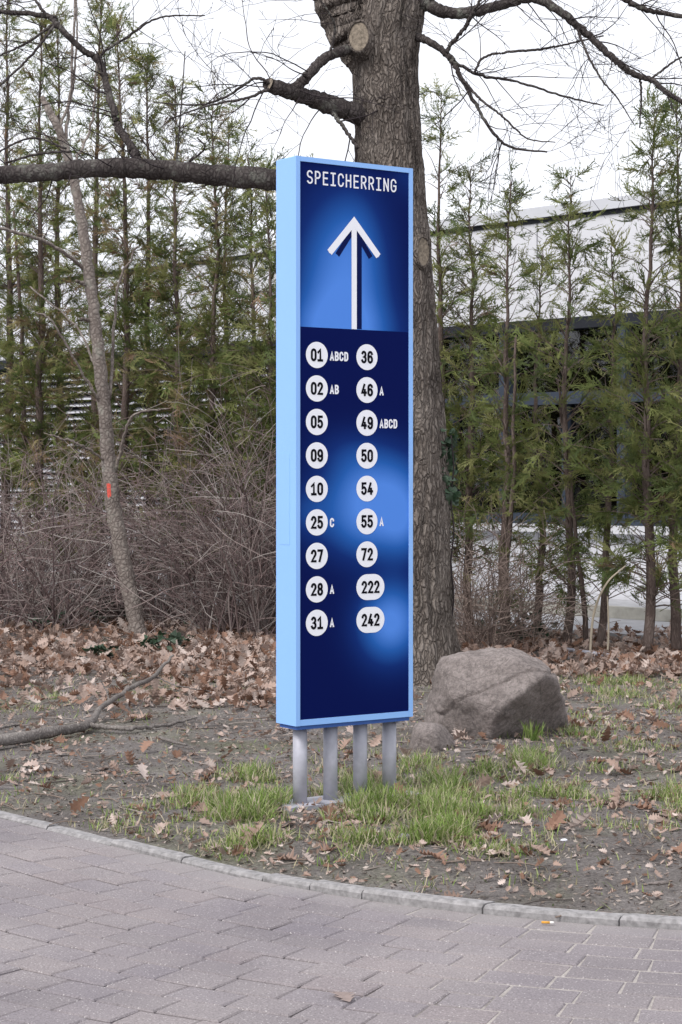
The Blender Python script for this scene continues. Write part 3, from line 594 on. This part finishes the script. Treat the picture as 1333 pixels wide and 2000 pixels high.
def thuja(base, h, rad, zb, nbr, seed, label, group, brown=.1, lean=(0, 0), dens=1.):
    r = np.random.default_rng(seed); t = empty('arborvitae_tree', (base[0], base[1], 0), label=label, cat='tree', group=group); bpy.context.view_layer.update()
    zz = np.linspace(-.05, h, 22); stem = np.c_[base[0]+lean[0]*zz+np.cumsum(r.normal(0, .012, 22)), base[1]+lean[1]*zz+np.cumsum(r.normal(0, .012, 22)), zz+gz(*base[:2])*0]
    r0 = .012+.0075*h; m = MB(); m.tube(stem, r0*(1-zz/h*.93).clip(.05), 8)
    if r.random() < .3:
        o = r.normal(0, .08, 2); s2 = stem[:15].copy(); s2[:, :2] += o*np.linspace(.4, 1.8, 15)[:, None]; m.tube(s2, r0*.65*(1-zz[:15]/h), 6)
    kid(m, 'trunk', 'thujabark', t); br = MB(); O = []; A = []; B = []; N = []; S = []; K = []
    for b in range(nbr):
        f = r.random()**1.05; z = zb+(h-zb)*f; i = min(20, int(z/h*21)); p0 = stem[i]+(stem[i+1]-stem[i])*(z/h*21-i)
        Rz = rad*(1-f**1.5)+.10; az = r.uniform(0, 2*np.pi); L = Rz*min(1.7, r.lognormal(-.25, .38)); el = r.uniform(.3, .9)+.5*f
        d = np.array([math.cos(az)*math.cos(el), math.sin(az)*math.cos(el), math.sin(el)]); pts = [p0]
        for q in range(5): d = norm(d+np.array([0, 0, -.10])+r.normal(0, .10, 3)); pts.append(pts[-1]+d*L/5)
        pts = np.array(pts); br.tube(pts, np.linspace(.0065, .002, 6), 3, False)
        if f < .14 and r.random() < .6: continue
        ns = max(2, int((1.0+L*8)*dens*(1.75-1.5*f)*r.uniform(.3, 1.5))); tint = r.random()
        for q in range(ns):
            x = r.uniform(.12, 1.0)**.6*4.99; i = int(x); p = pts[i]+(pts[i+1]-pts[i])*(x-i); bd = norm(pts[i+1]-pts[i])
            a = norm(bd*.7+r.normal(0, .45, 3)+np.array([math.cos(az)*.3, math.sin(az)*.3, -.35])); v = norm(cr3(a, r.normal(0, 1, 3)+UPV))
            O.append(p); A.append(a); B.append(v); N.append(cr3(a, v)); S.append(r.uniform(.10, .24)); K.append((tint*.5+r.random()*.5))
    kid(br, 'branches', 'thujabark', t, False, kind='stuff')
    O, A, B, N, S, K = map(np.array, (O, A, B, N, S, K)); n = len(O)
    SV = SPV[r.integers(0, 6, n)]; V = O[:, None]+S[:, None, None]*(SV[:, :, 0:1]*A[:, None]+SV[:, :, 1:2]*B[:, None]+SV[:, :, 2:3]*N[:, None])
    ci = np.where(K < brown, 5, np.where(K < brown*1.8, 4, r.integers(0, 4, n))); col = GREEN[ci]*r.uniform(.75, 1.25, (n, 1)); col = np.repeat(col, SV.shape[1], 0)
    Q = (SQ[None]+np.arange(n)[:, None, None]*SV.shape[1]).reshape(-1, 4)
    o = obj('crown', mesh_np('crown', V.reshape(-1, 3), Q, col), M['thuja'], t); o.matrix_parent_inverse = t.matrix_world.inverted()
H0 = np.array([2.52, 16.0])
def hedge_at(u, off=0.):        # where the line of sight of column u meets the hedge row
    k = (u-666.5)/F; d = np.array([-.694, .72]); h0 = H0+np.array([.72, .694])*off; t = (h0[0]-k*h0[1])/(k*d[1]-d[0]); return h0+d*t
LG = 'arborvitae of the hedge row on the shrub side of the oak'; RG = 'arborvitae of the hedge row on the boulder side of the oak'
tl = [(-70, 60, .55, 0), (15, -20, .55, .2), (70, 10, .5, -.2), (125, 30, .55, .3), (180, -30, .5, 0), (232, 45, .5, -.25), (290, 110, .5, .25), (345, 170, .5, 0), (400, 190, .5, -.2), (440, 250, .45, .3), (490, 300, .5, 0), (530, 330, .45, -.2), (600, 330, .45, .1)]
for q, (u, tv, rd0, off) in enumerate(tl):
    p = hedge_at(u, off); h = H+(HV-tv)*p[1]/F
    thuja(p, h, rd0, .5, 290 if u < 420 else 220, 100+q, 'arborvitae rising directly behind the leaning sapling' if 100 < u < 200 else 'arborvitae close against the pale blue edge of the sign' if 480 < u < 560 else 'tall thin arborvitae rising behind the brown twiggy shrubs', LG, .18 if u < 420 else .10, dens=1.35)
tr_ = [(868, 190, .42, 0, 165), (915, 330, .5, .2, 165), (985, 350, .4, -.1, 120), (1050, 480, .35, .3, 100), (1105, 350, .45, 0, 150), (1170, 470, .35, .2, 90), (1265, 215, .45, -.1, 190), (1325, 200, .45, .2, 170), (1420, 250, .5, 0, 170)]
for q, (u, tv, rd0, off, nb) in enumerate(tr_):
    p = hedge_at(u, off); h = H+(HV-tv)*p[1]/F
    thuja(p, h, rd0, .45, int(nb*1.05), 200+q, 'tall arborvitae growing close beside the oak trunk' if u < 900 else 'tall leafy arborvitae just past the end of the low rail' if 1250 < u < 1300 else 'sparse arborvitae with bare lower trunk growing in front of the pavilion windows', RG, .06, dens=.98)

# ------------------------------------------------------------------ leaning sapling
sap = empty('leaning_sapling', (*G(278, 1258)[:2], 0), label='leaning slim tree with pale bark and a red paint mark', cat='tree'); bpy.context.view_layer.update()
SY = G(278, 1258)[1]-.3
def trace(pts, n, Yb): a = spline(pts, n); return np.array([P(q[0], q[1], Yb+(q[3] if len(q) > 3 else 0)) for q in a]), a[:, 2]*Yb/F/2
pts, rad = trace([(284, 1275, 40, 0), (270, 1230, 34, 0), (248, 1130, 32, 0), (225, 1010, 30, 0), (212, 900, 28, 0), (203, 780, 26, 0), (188, 650, 24, 0), (175, 540, 23, 0), (160, 430, 20, 0), (142, 340, 18, 0), (118, 258, 16, 0), (95, 215, 15, 0), (82, 190, 9, 0)], 90, SY)
m = MB(); m.tube(pts+rng.normal(0, .004, pts.shape), rad*(1+rng.normal(0, .04, len(rad))), 14); kid(m, 'trunk', 'sapling', sap)
for tr in ([(165, 525, 9, 0), (120, 490, 8, -.2), (60, 462, 7, -.4), (-20, 440, 6, -.6)], [(215, 780, 7, 0), (222, 660, 6, .2), (230, 560, 5, .2), (270, 480, 4, .2)], [(205, 800, 6, 0), (150, 710, 5, -.2), (105, 630, 4, -.3), (70, 610, 3, -.3)],
           [(225, 920, 7, 0), (250, 830, 6, -.2), (275, 805, 5, -.3), (330, 800, 3, -.4)], [(215, 905, 5, 0), (160, 870, 5, -.2), (100, 850, 4, -.3)], [(118, 250, 6, 0), (140, 180, 5, .1), (150, 90, 4, .2), (150, -20, 3, .2)], [(125, 300, 7, 0), (138, 180, 6, .1), (145, 60, 5, .2), (150, -60, 4, .2)],
           [(205, 760, 6, 0), (180, 700, 5, .2), (150, 640, 4, .4), (60, 560, 3, .5)], [(178, 625, 7, 0), (158, 622, 7, -.1)], [(175, 560, 8, 0), (150, 548, 6, -.1)], [(140, 330, 6, 0), (180, 240, 5, .2), (190, 100, 4, .2)]):
    a, r_ = trace(tr, 26, SY); m = MB(); m.tube(a+rng.normal(0, .006, a.shape), r_, 6); kid(m, 'branch', 'sapling', sap)
a, r_ = trace([(217, 975, 29, 0), (215, 945, 28, 0)], 6, SY-.006); m = MB(); a[:, 0] += .004
m.add([p+np.array([x*.022-.005, -r_[0]*math.sqrt(max(0, 1-(x*.45-.1)**2))-.0002+.006, rng.normal(0, .004)]) for p in a for x in (-1, -.5, 0, .5, 1)], [(i*5+j, i*5+j+1, i*5+j+6, i*5+j+5) for i in range(5) for j in range(4)]); kid(m, 'paint_mark', 'paint', sap)

# ------------------------------------------------------------------ shrubs of bare stems
def shrub(base, n, h, spread, seed, label, group, pal, arch=.5, rad=.0075):
    r = np.random.default_rng(seed); t = empty('bare_shrub', (base[0], base[1], 0), label=label, cat='shrub', group=group); bpy.context.view_layer.update(); m = MB()
    def stem(p, d, L, r0, lvl):
        k = max(5, int(L/.12)); pts = [p]; bend = r.normal(0, .12, 3)
        for i in range(k): d = norm(d+bend*.35+r.normal(0, .09, 3)+np.array([0, 0, -arch*.10*(i/k)])); q = pts[-1]+d*L/k; q[2] = max(q[2], .03); pts.append(q)
        pts = np.array(pts); ra = np.linspace(r0, max(.002, r0*.35), k+1); m.tube(pts, ra, 4 if lvl == 0 else 3, False, pal[r.integers(len(pal))]*r.uniform(.7, 1.3))
        if lvl < 2:
            for i in range(1, k):
                if r.random() < (.62 if lvl == 0 else .35): tt = norm(pts[i+1]-pts[i]); s = norm(cr3(tt, r.normal(0, 1, 3))); stem(pts[i], tt*.7+s*.8, L*r.uniform(.18, .5), max(.0024, ra[i]*.65), lvl+1)
    for i in range(n):
        a = r.uniform(0, 2*np.pi); b = np.array([base[0]+r.normal(0, .16), base[1]+r.normal(0, .12), 0]); e = r.uniform(.1, spread)
        stem(b, np.array([math.cos(a)*e, math.sin(a)*e, 1.]), h*r.uniform(.5, 1.1), rad*r.uniform(.5, 1.4), 0)
    kid(m, 'stems', 'shrub', t, False)
PUR = np.array([[.19, .135, .13], [.24, .18, .17], [.14, .10, .10], [.29, .235, .22], [.36, .32, .30]]); TAN = np.array([[.27, .205, .175], [.20, .15, .13], [.33, .26, .22], [.16, .12, .105]])
SGp = 'bare twiggy shrubs in front of the arborvitae'
for q, (u, v, n, h, sp) in enumerate([(-20, 1240, 40, 1.9, 1.1), (50, 1225, 44, 2.0, 1.1), (110, 1245, 40, 1.8, 1.2), (165, 1222, 44, 2.0, 1.1), (235, 1225, 36, 1.8, 1.1), (320, 1235, 42, 1.9, 1.1), (385, 1225, 44, 2.0, 1.1), (440, 1250, 40, 2.0, .9), (495, 1255, 46, 2.2, .6), (535, 1245, 40, 2.2, .6), (600, 1240, 20, 1.5, .8)]):
    shrub(G(u, v), n, h, sp, 300+q, 'upright bare shrub with long stems beside the edge of the sign' if u in (495, 535) else 'tangled bare shrub of thin purple brown stems rising from the leaf litter', SGp, PUR)
for q, (u, v, n, h, sp) in enumerate([(905, 1285, 70, 1.25, 1.1), (960, 1280, 60, 1.1, 1.3), (1010, 1270, 40, 1.0, 1.3)]):
    shrub(G(u, v), n, h, sp, 350+q, 'low dry tan shrub of fine stems between oak trunk and boulder', 'dry tan shrubs beside the oak', TAN, 1.2, .0035)
m = MB(); b = G(1150, 1290)
for tr in ([(1152, 1290, 5, 0), (1160, 1200, 5, 0), (1185, 1140, 4, -.1), (1222, 1105, 3, -.1)], [(1186, 1300, 5, 0), (1189, 1230, 4, 0), (1187, 1165, 3, 0)]): a, r_ = trace(tr, 20, b[1]-.4); m.tube(a, r_, 5, col=np.array([.5, .43, .33]))
m.build('dry_stalks', M['shrub'], None, label='two pale dry stalks standing in front of the arborvitae trunks', cat='plant')

PATCH = [(470, 1560, 95, 40, 1.), (430, 1600, 120, 30, .8), (560, 1610, 90, 35, .9), (640, 1590, 60, 20, .6), (830, 1560, 110, 50, 1.), (760, 1620, 120, 45, 1.), (930, 1650, 110, 35, 1.), (1020, 1560, 90, 40, .9), (900, 1600, 150, 50, .8), (700, 1660, 90, 25, .7), (1000, 1515, 180, 28, .4), (1320, 1590, 70, 40, .7),
         (1200, 1380, 180, 40, .4), (1120, 1470, 50, 15, .4), (1180, 1460, 150, 30, .35), (30, 1540, 40, 18, .4), (60, 1385, 70, 25, .3), (330, 1360, 110, 25, .3), (270, 1620, 110, 20, .4), (980, 1505, 60, 14, .4), (700, 1530, 90, 30, .6), (1150, 1590, 100, 40, .35), (1230, 1350, 160, 16, .4), (20, 1570, 60, 10, .2), (500, 1660, 110, 25, .4), (620, 1680, 60, 20, .35), (900, 1735, 140, 18, .15)]
def gd(u, v): return min(1, sum(a*math.exp(-((u-x)/sx_)**2-((v-y)/sy_)**2) for x, y, sx_, sy_, a in PATCH))
# ------------------------------------------------------------------ leaves
def leaf_tpl(seed, lob=True):
    r = np.random.default_rng(seed); prof = [(0, .02), (.12, .10), (.2, .22), (.28, .10), (.40, .30), (.5, .13), (.62, .36), (.72, .15), (.82, .24), (.9, .09), (1, .0)] if lob else [(0, .02), (.1, .3), (.3, .42), (.45, .3), (.6, .36), (.8, .22), (1, 0)]
    cu, cw, tw_ = r.uniform(-.6, 1.2), r.uniform(-.4, 2.0), r.uniform(-1.2, 1.2); V = []
    for i, (x, w) in enumerate(prof):
        for sg in (-1, 0, 1):
            y = sg*w*r.uniform(.8, 1.15); xx = x+(.05*abs(sg) if w > .2 else 0); V.append((xx-.5, y, cu*(xx-.5)**2*.6+cw*y*y*1.6+tw_*y*(xx-.5)*.6))
    n = len(prof); return np.array(V), np.array([(i*3+j, i*3+j+1, i*3+j+4, i*3+j+3) for i in range(n-1) for j in (0, 1)])
LT = [leaf_tpl(s_) for s_ in range(8)]; IV = [leaf_tpl(40+s_, False) for s_ in range(4)]
BRN = np.array([[.50, .39, .34], [.44, .33, .28], [.37, .26, .21], [.30, .18, .13], [.58, .48, .43], [.41, .30, .25], [.22, .125, .085]])
def scatter(mb, tpls, pos, size, tilt, pal, r, nrm=None):
    for i, p in enumerate(pos):
        V, Q = tpls[r.integers(len(tpls))]; s = size*r.uniform(.6, 1.25); a = r.uniform(0, 6.283); tx, ty = r.normal(0, tilt, 2)
        cx, sx_, cy, sy_, ca, sa = math.cos(tx), math.sin(tx), math.cos(ty), math.sin(ty), math.cos(a), math.sin(a)
        Rm = np.array([[ca, -sa, 0], [sa, ca, 0], [0, 0, 1]])@np.array([[cy, 0, sy_], [0, 1, 0], [-sy_, 0, cy]])@np.array([[1, 0, 0], [0, cx, -sx_], [0, sx_, cx]])
        if nrm is not None: Rm = nrm@Rm
        W_ = (V*s)@Rm.T; W_ = W_+np.array([p[0], p[1], p[2]-(W_[:, 2].min() if nrm is None else 0)]); mb.add(W_, Q, None, pal[r.integers(len(pal))]*r.uniform(.75, 1.2))
r = np.random.default_rng(11); pos = []
def lit(n, u0, u1, v0, v1, z, fn=None):
    c = 0; out_ = []
    while c < n:
        v = H*F/r.uniform(H*F/(v1-HV), H*F/(v0-HV))+HV; u = r.uniform(u0, u1)
        if fn and r.random() > fn(u, v): continue
        p = G(u, v); p[2] = gz(p[0], p[1])+r.uniform(0, z)*(1 if r.random() < .7 else .3); out_.append(p); c += 1
    return out_
pos += lit(5200, -250, 640, 1195, 1330, .07); pos += lit(1300, -200, 620, 1290, 1400, .04, lambda u, v: min(1, max(0, (u-200)/300))*(1 if v < 1395 else 0)+.25)
pos += lit(2600, 900, 1600, 1245, 1335, .06, lambda u, v: 1 if v > 1250+(u-1000)*.1 else .5)
pos += lit(330, -200, 1500, 1330, 1720, .012, lambda u, v: .4+.6*(abs(mnoise.noise((u*.01, v*.015, 0))))) if True else []
pos = [p for p in pos if ksd(np.array(p[0]), np.array(p[1])) > .09]
frag = [p for p in lit(4200, -200, 1500, 1325, 1770, .02, lambda u, v: .2+1.0*abs(mnoise.noise((u*.006, v*.012, 5)))+.5*gd(u, v)) if ksd(np.array(p[0]), np.array(p[1])) > .08]
m = MB(); scatter(m, LT, pos, .10, .5, BRN, r); scatter(m, LT, frag, .038, .4, BRN, r); m.build('leaf_litter', M['leaf'], None, kind='stuff', label='thick litter of dry brown oak leaves', cat='leaves')
LM = []
for q in range(16):
    t = MB(); scatter(t, [LT[q % 8]], [(0, 0, 0)], .088, .22, BRN, r); me = t.mesh('fallen_leaf'); me.materials.append(M['leaf']); LM.append(me)
big = lit(270, -50, 1400, 1385, 1760, .004, lambda u, v: min(1, .05+gd(u, v)*.6+(.3 if 560 < u < 760 and 1570 < v < 1690 else 0)+(.35 if u > 1080 and v < 1640 else 0)) if v < 1700 else .04); big = [p for p in big if ksd(np.array(p[0]), np.array(p[1])) > .1]
for p in big: o = obj('fallen_leaf', LM[r.integers(16)], None, None, 'single dry brown oak leaf lying loose on the earth and grass', 'leaf', 'loose oak leaves on the earth'); o.location = p; o.rotation_euler = (r.normal(0, .2), r.normal(0, .2), r.uniform(0, 6.28))
t = MB(); scatter(t, [LT[2]], [(0, 0, 0)], .17, .02, np.array([[.43, .34, .31]]), np.random.default_rng(3)); o = t.build('fallen_leaf', M['leaf'], None, label='lone dry oak leaf lying out on the pavers', cat='leaf')
q = G(672, 1949); o.location = (q[0], q[1], .003); o.rotation_euler = (0, 0, .4)
# crumbs, chips and bits of twig worked into the soil
m = MB(); r = np.random.default_rng(21); pos = lit(16000, -150, 1480, 1310, 1815, .004); pos = [p for p in pos if ksd(np.array(p[0]), np.array(p[1])) > .07]
CH = np.array([[.30, .255, .225], [.20, .165, .14], [.13, .105, .095], [.40, .345, .31], [.10, .085, .078], [.25, .195, .165]])
for p in pos:
    a = r.uniform(0, 6.28); L = r.uniform(.006, .028); wd = L*r.uniform(.2, .6); d = np.array([math.cos(a), math.sin(a), r.normal(0, .25)]); s_ = np.array([-d[1], d[0], r.normal(0, .4)]); h_ = r.uniform(.001, .006)
    p = p+np.array([0, 0, .002]); m.add([p-d*L/2, p+s_*wd/2, p+d*L/2+[0, 0, h_], p-s_*wd/2, p+[0, 0, h_+.002]], None, [(0, 1, 4), (1, 2, 4), (2, 3, 4), (3, 0, 4)], CH[r.integers(6)]*r.uniform(.7, 1.3))
for p in pos[:420]:
    a = r.uniform(0, 6.28); L = r.uniform(.05, .25); k_ = spline([p+[0, 0, .004], p+np.array([math.cos(a), math.sin(a), 0])*L*.5+[r.normal(0, .01), r.normal(0, .01), .008], p+np.array([math.cos(a+.2), math.sin(a+.2), 0])*L+[0, 0, .005]], 6); m.tube(k_, r.uniform(.0015, .0035), 4, True, CH[r.integers(6)]*.9)
m.build('soil_litter', M['chip'], None, kind='stuff', label='crumbs of bark, chips and broken twigs on the soil', cat='litter')

# ------------------------------------------------------------------ grass
r = np.random.default_rng(5)
m = MB(); GC = np.array([[.22, .32, .075], [.29, .38, .11], [.37, .43, .17], [.155, .24, .055], [.48, .43, .27], [.52, .45, .34]]); c = 0; tries = 0
BV = []; BC = []
while c < 30000 and tries < 400000:
    tries += 1; v = H*F/r.uniform(H*F/(1790-HV), H*F/(1325-HV))+HV; u = r.uniform(-120, 1450); x = G(u, v)
    nz_ = .22+1.5*mnoise.noise((x[0]*3.5, x[1]*3.5, 4))+.5*mnoise.noise((x[0]*9, x[1]*9, 2)); dn = gd(u, v)*max(0, nz_)
    if r.random() > dn+.006 or ksd(np.array(x[0]), np.array(x[1])) < .08: continue
    x[2] = gz(x[0], x[1])-.004; L = r.uniform(.035, .13)*(.45+.75*min(1, dn*1.3)); a = r.uniform(0, 6.28); e = r.uniform(.15, 1.3); d = np.array([math.cos(a)*e, math.sin(a)*e, 1.])/math.hypot(e, 1); s_ = np.array([-math.sin(a), math.cos(a), 0])*r.uniform(.0016, .0032)
    dr = np.array([d[0], d[1], -.5])*.4*L*r.uniform(.2, 1); mid = x+d*L*.55; tip = x+d*L+dr
    BV.append([x-s_, x+s_, mid-s_*.8+dr*.2, mid+s_*.8+dr*.2, tip]); k_ = r.integers(0, 4) if r.random() < .5+.3*dn else r.integers(4, 6); BC.append(GC[k_]*r.uniform(.75, 1.25)); c += 1
nb_ = len(BV); off = np.arange(nb_)[:, None]*5
obj('grass', mesh_np('grass', np.array(BV).reshape(-1, 3), [(off+np.array([[0, 1, 3, 2]])), (off+np.array([[2, 3, 4]]))], np.repeat(np.array(BC), 5, 0)), M['grass'], label='patchy green grass round the sign posts and boulder', cat='grass', kind='stuff')
def tuft(u, v, n, L0, label):
    q = G(u, v); o_ = MB()
    for i in range(n):
        a = r.uniform(0, 6.28); e = r.uniform(.1, .7); L = L0*r.uniform(.5, 1.1); b = q+np.array([r.normal(0, .02), r.normal(0, .02), gz(q[0], q[1])]); d = np.array([math.cos(a)*e, math.sin(a)*e, 1]); s_ = np.array([-math.sin(a), math.cos(a), 0])*.003; mid = b+d*L*.5; tip = b+d*L*.85+np.array([d[0], d[1], -.4])*L*.3
        o_.add([b-s_, b+s_, mid-s_, mid+s_, tip], [(0, 1, 3, 2)], [(2, 3, 4)], GC[r.integers(4)]*r.uniform(.8, 1.2))
    o_.build('grass_tuft', M['grass'], None, label=label, cat='grass')
tuft(1040, 1462, 46, .15, 'tall green grass tuft growing at the foot of the boulder'); tuft(748, 1572, 26, .10, 'green grass tuft at the foot of a sign post')

# ------------------------------------------------------------------ ivy and other greens
IVC = np.array([[.035, .07, .035], [.05, .09, .05], [.075, .11, .075], [.03, .055, .03]])
def ivy(u, v, n, sp, hh_, label, Yb=None):
    q = G(u, v); m = MB(); pp = [np.array([q[0]+r.normal(0, sp), q[1]+r.normal(0, sp*.8), gz(q[0], q[1])+abs(r.normal(0, hh_))+.02]) for _ in range(n)]; root = empty('ivy_plant', (q[0], q[1], 0), label=label, cat='plant'); bpy.context.view_layer.update()
    scatter(m, IV, pp, .085, .5, IVC, r); kid(m, 'foliage', 'ivy', root, False); st = MB()
    for p in pp[::3]: st.tube([np.array([q[0], q[1], gz(q[0], q[1])]), (p+q)/2+[0, 0, .05], p], .0025, 4)
    kid(st, 'stems', 'twig', root)
ivy(215, 1228, 46, .14, .10, 'dark ivy clump among leaves beside the leaning sapling'); ivy(335, 1284, 40, .13, .07, 'dark ivy clump at the raised end of the fallen branch'); ivy(205, 1300, 22, .09, .05, 'small pale ivy clump in front of the sapling base'); ivy(85, 1243, 24, .13, .06, 'sparse ivy clump under the purple brown shrubs')
ivy(1015, 1268, 70, .15, .14, 'leafy green ground plant behind the boulder')
m = MB(); pp = []
for q in range(60): v = r.uniform(840, 1010); th = r.uniform(-.2, 1.0); c = P(786, v, TY); rr = .345+r.uniform(.0, .06); pp.append(c+np.array([rr*math.cos(th), -rr*math.sin(th)*.6, 0]))
ivr = empty('climbing_ivy', (P(880, 1000, TY)[0], TY, 0), label='ivy climbing the boulder side of the oak trunk', cat='plant'); bpy.context.view_layer.update()
scatter(m, IV, pp, .075, 1.2, IVC*1.3, r, np.eye(3)); kid(m, 'foliage', 'ivy', ivr, False); m = MB(); m.tube([np.array([P(786, v, TY)[0]+.36+.01*math.sin(v*.05), TY-.1, P(786, v, TY)[2]]) for v in np.linspace(1300, 850, 30)], .006, 5); kid(m, 'stem', 'twig', ivr)

# ------------------------------------------------------------------ fallen branch and small finds
fb = empty('fallen_branch', (*G(60, 1440)[:2], 0), label='forked dead branch lying on the bare earth', cat='branch'); bpy.context.view_layer.update()
def gtr(pts, n): return spline(np.array([np.r_[G(u, v, z+.04), w_] for u, v, z, w_ in pts]), n)
for tr in ([(-60, 1452, .03, .036), (0, 1447, .035, .034), (90, 1432, .035, .031), (170, 1415, .04, .026), (200, 1380, .07, .017), (255, 1345, .10, .015), (300, 1322, .14, .015), (320, 1300, .18, .012), (338, 1280, .24, .008)], [(165, 1416, .035, .016), (210, 1420, .03, .014), (260, 1423, .025, .013), (330, 1415, .02, .010), (385, 1402, .02, .006)],
           [(305, 1322, .13, .006), (350, 1340, .08, .005), (410, 1350, .05, .004)], [(-30, 1430, .03, .008), (30, 1416, .03, .006), (50, 1420, .02, .004)], [(215, 1372, .07, .006), (208, 1350, .12, .004), (200, 1335, .15, .003)]):
    a = gtr(tr, 40); p = a[:, :3]+rng.normal(0, .003, (40, 3)); m = MB(); m.tube(p, a[:, 3]*(1+rng.normal(0, .05, 40)), 9); kid(m, 'limb', 'deadwood', fb)
sb = MB(); a = gtr([(312, 1440, .02, .008), (335, 1448, .022, .009), (365, 1455, .02, .006)], 14); sb.tube(a[:, :3], a[:, 3], 7); sb.build('broken_stick', M['deadwood'], None, True, label='short broken stick lying near the forked branch', cat='stick')
def ball(name, mat, u, v, rx, rz, label, cat, group=None, z=None):
    q = G(u, v); zz = gz(q[0], q[1]) if z is None else z; m = MB(); th = np.linspace(0, np.pi, 9); pth = [(q[0]+rx*1.2*math.cos(t), q[1]+.2*rx*math.cos(t), zz+rz*.8) for t in th]
    sd_ = r.integers(99); m.tube(pth, [max(.0004, rz*math.sin(t)*(1+.12*mnoise.noise((t*2, sd_, 0)))) for t in th], 10); return m.build(name, M[mat], None, True, label=label, cat=cat, group=group)
for (u, v) in ((1010, 1697), (1186, 1706), (1007, 1592), (598, 1619), (1161, 1634), (1092, 1764)): ball('acorn', 'acorn', u, v, .010, .009, 'small round brown acorn lying on the bare soil', 'acorn', 'fallen acorns')
ball('pebble', 'kerb', 790, 1662, .022, .018, 'rounded dark grey pebble at the edge of the grass', 'pebble'); ball('pebble', 'stone', 1175, 1781, .010, .009, 'small dark pebble on bare soil close to kerb', 'pebble')
ball('pebble', 'stone', 1288, 1745, .035, .007, 'flat pale stone bedded in the soil near the kerb', 'pebble'); ball('pebble', 'white', 1102, 1664, .012, .006, 'small whitish pebble in the soil past the grass', 'pebble')
q0 = G(1071, 1807); cg = empty('cigarette_butt', (q0[0], q0[1], .009), R(-8), label='cigarette butt with orange filter lying against the kerb', cat='litter')
m = MB(); m.tube([(-.022, 0, 0), (.006, 0, 0)], .0042, 12); m.build('filter', M['filter'], cg, True); m = MB(); m.tube([(.0061, 0, 0), (.014, 0, 0), (.020, .0008, 0)], [.0041, .0041, .0036], 12); m.build('paper_end', M['paper'], cg, True)
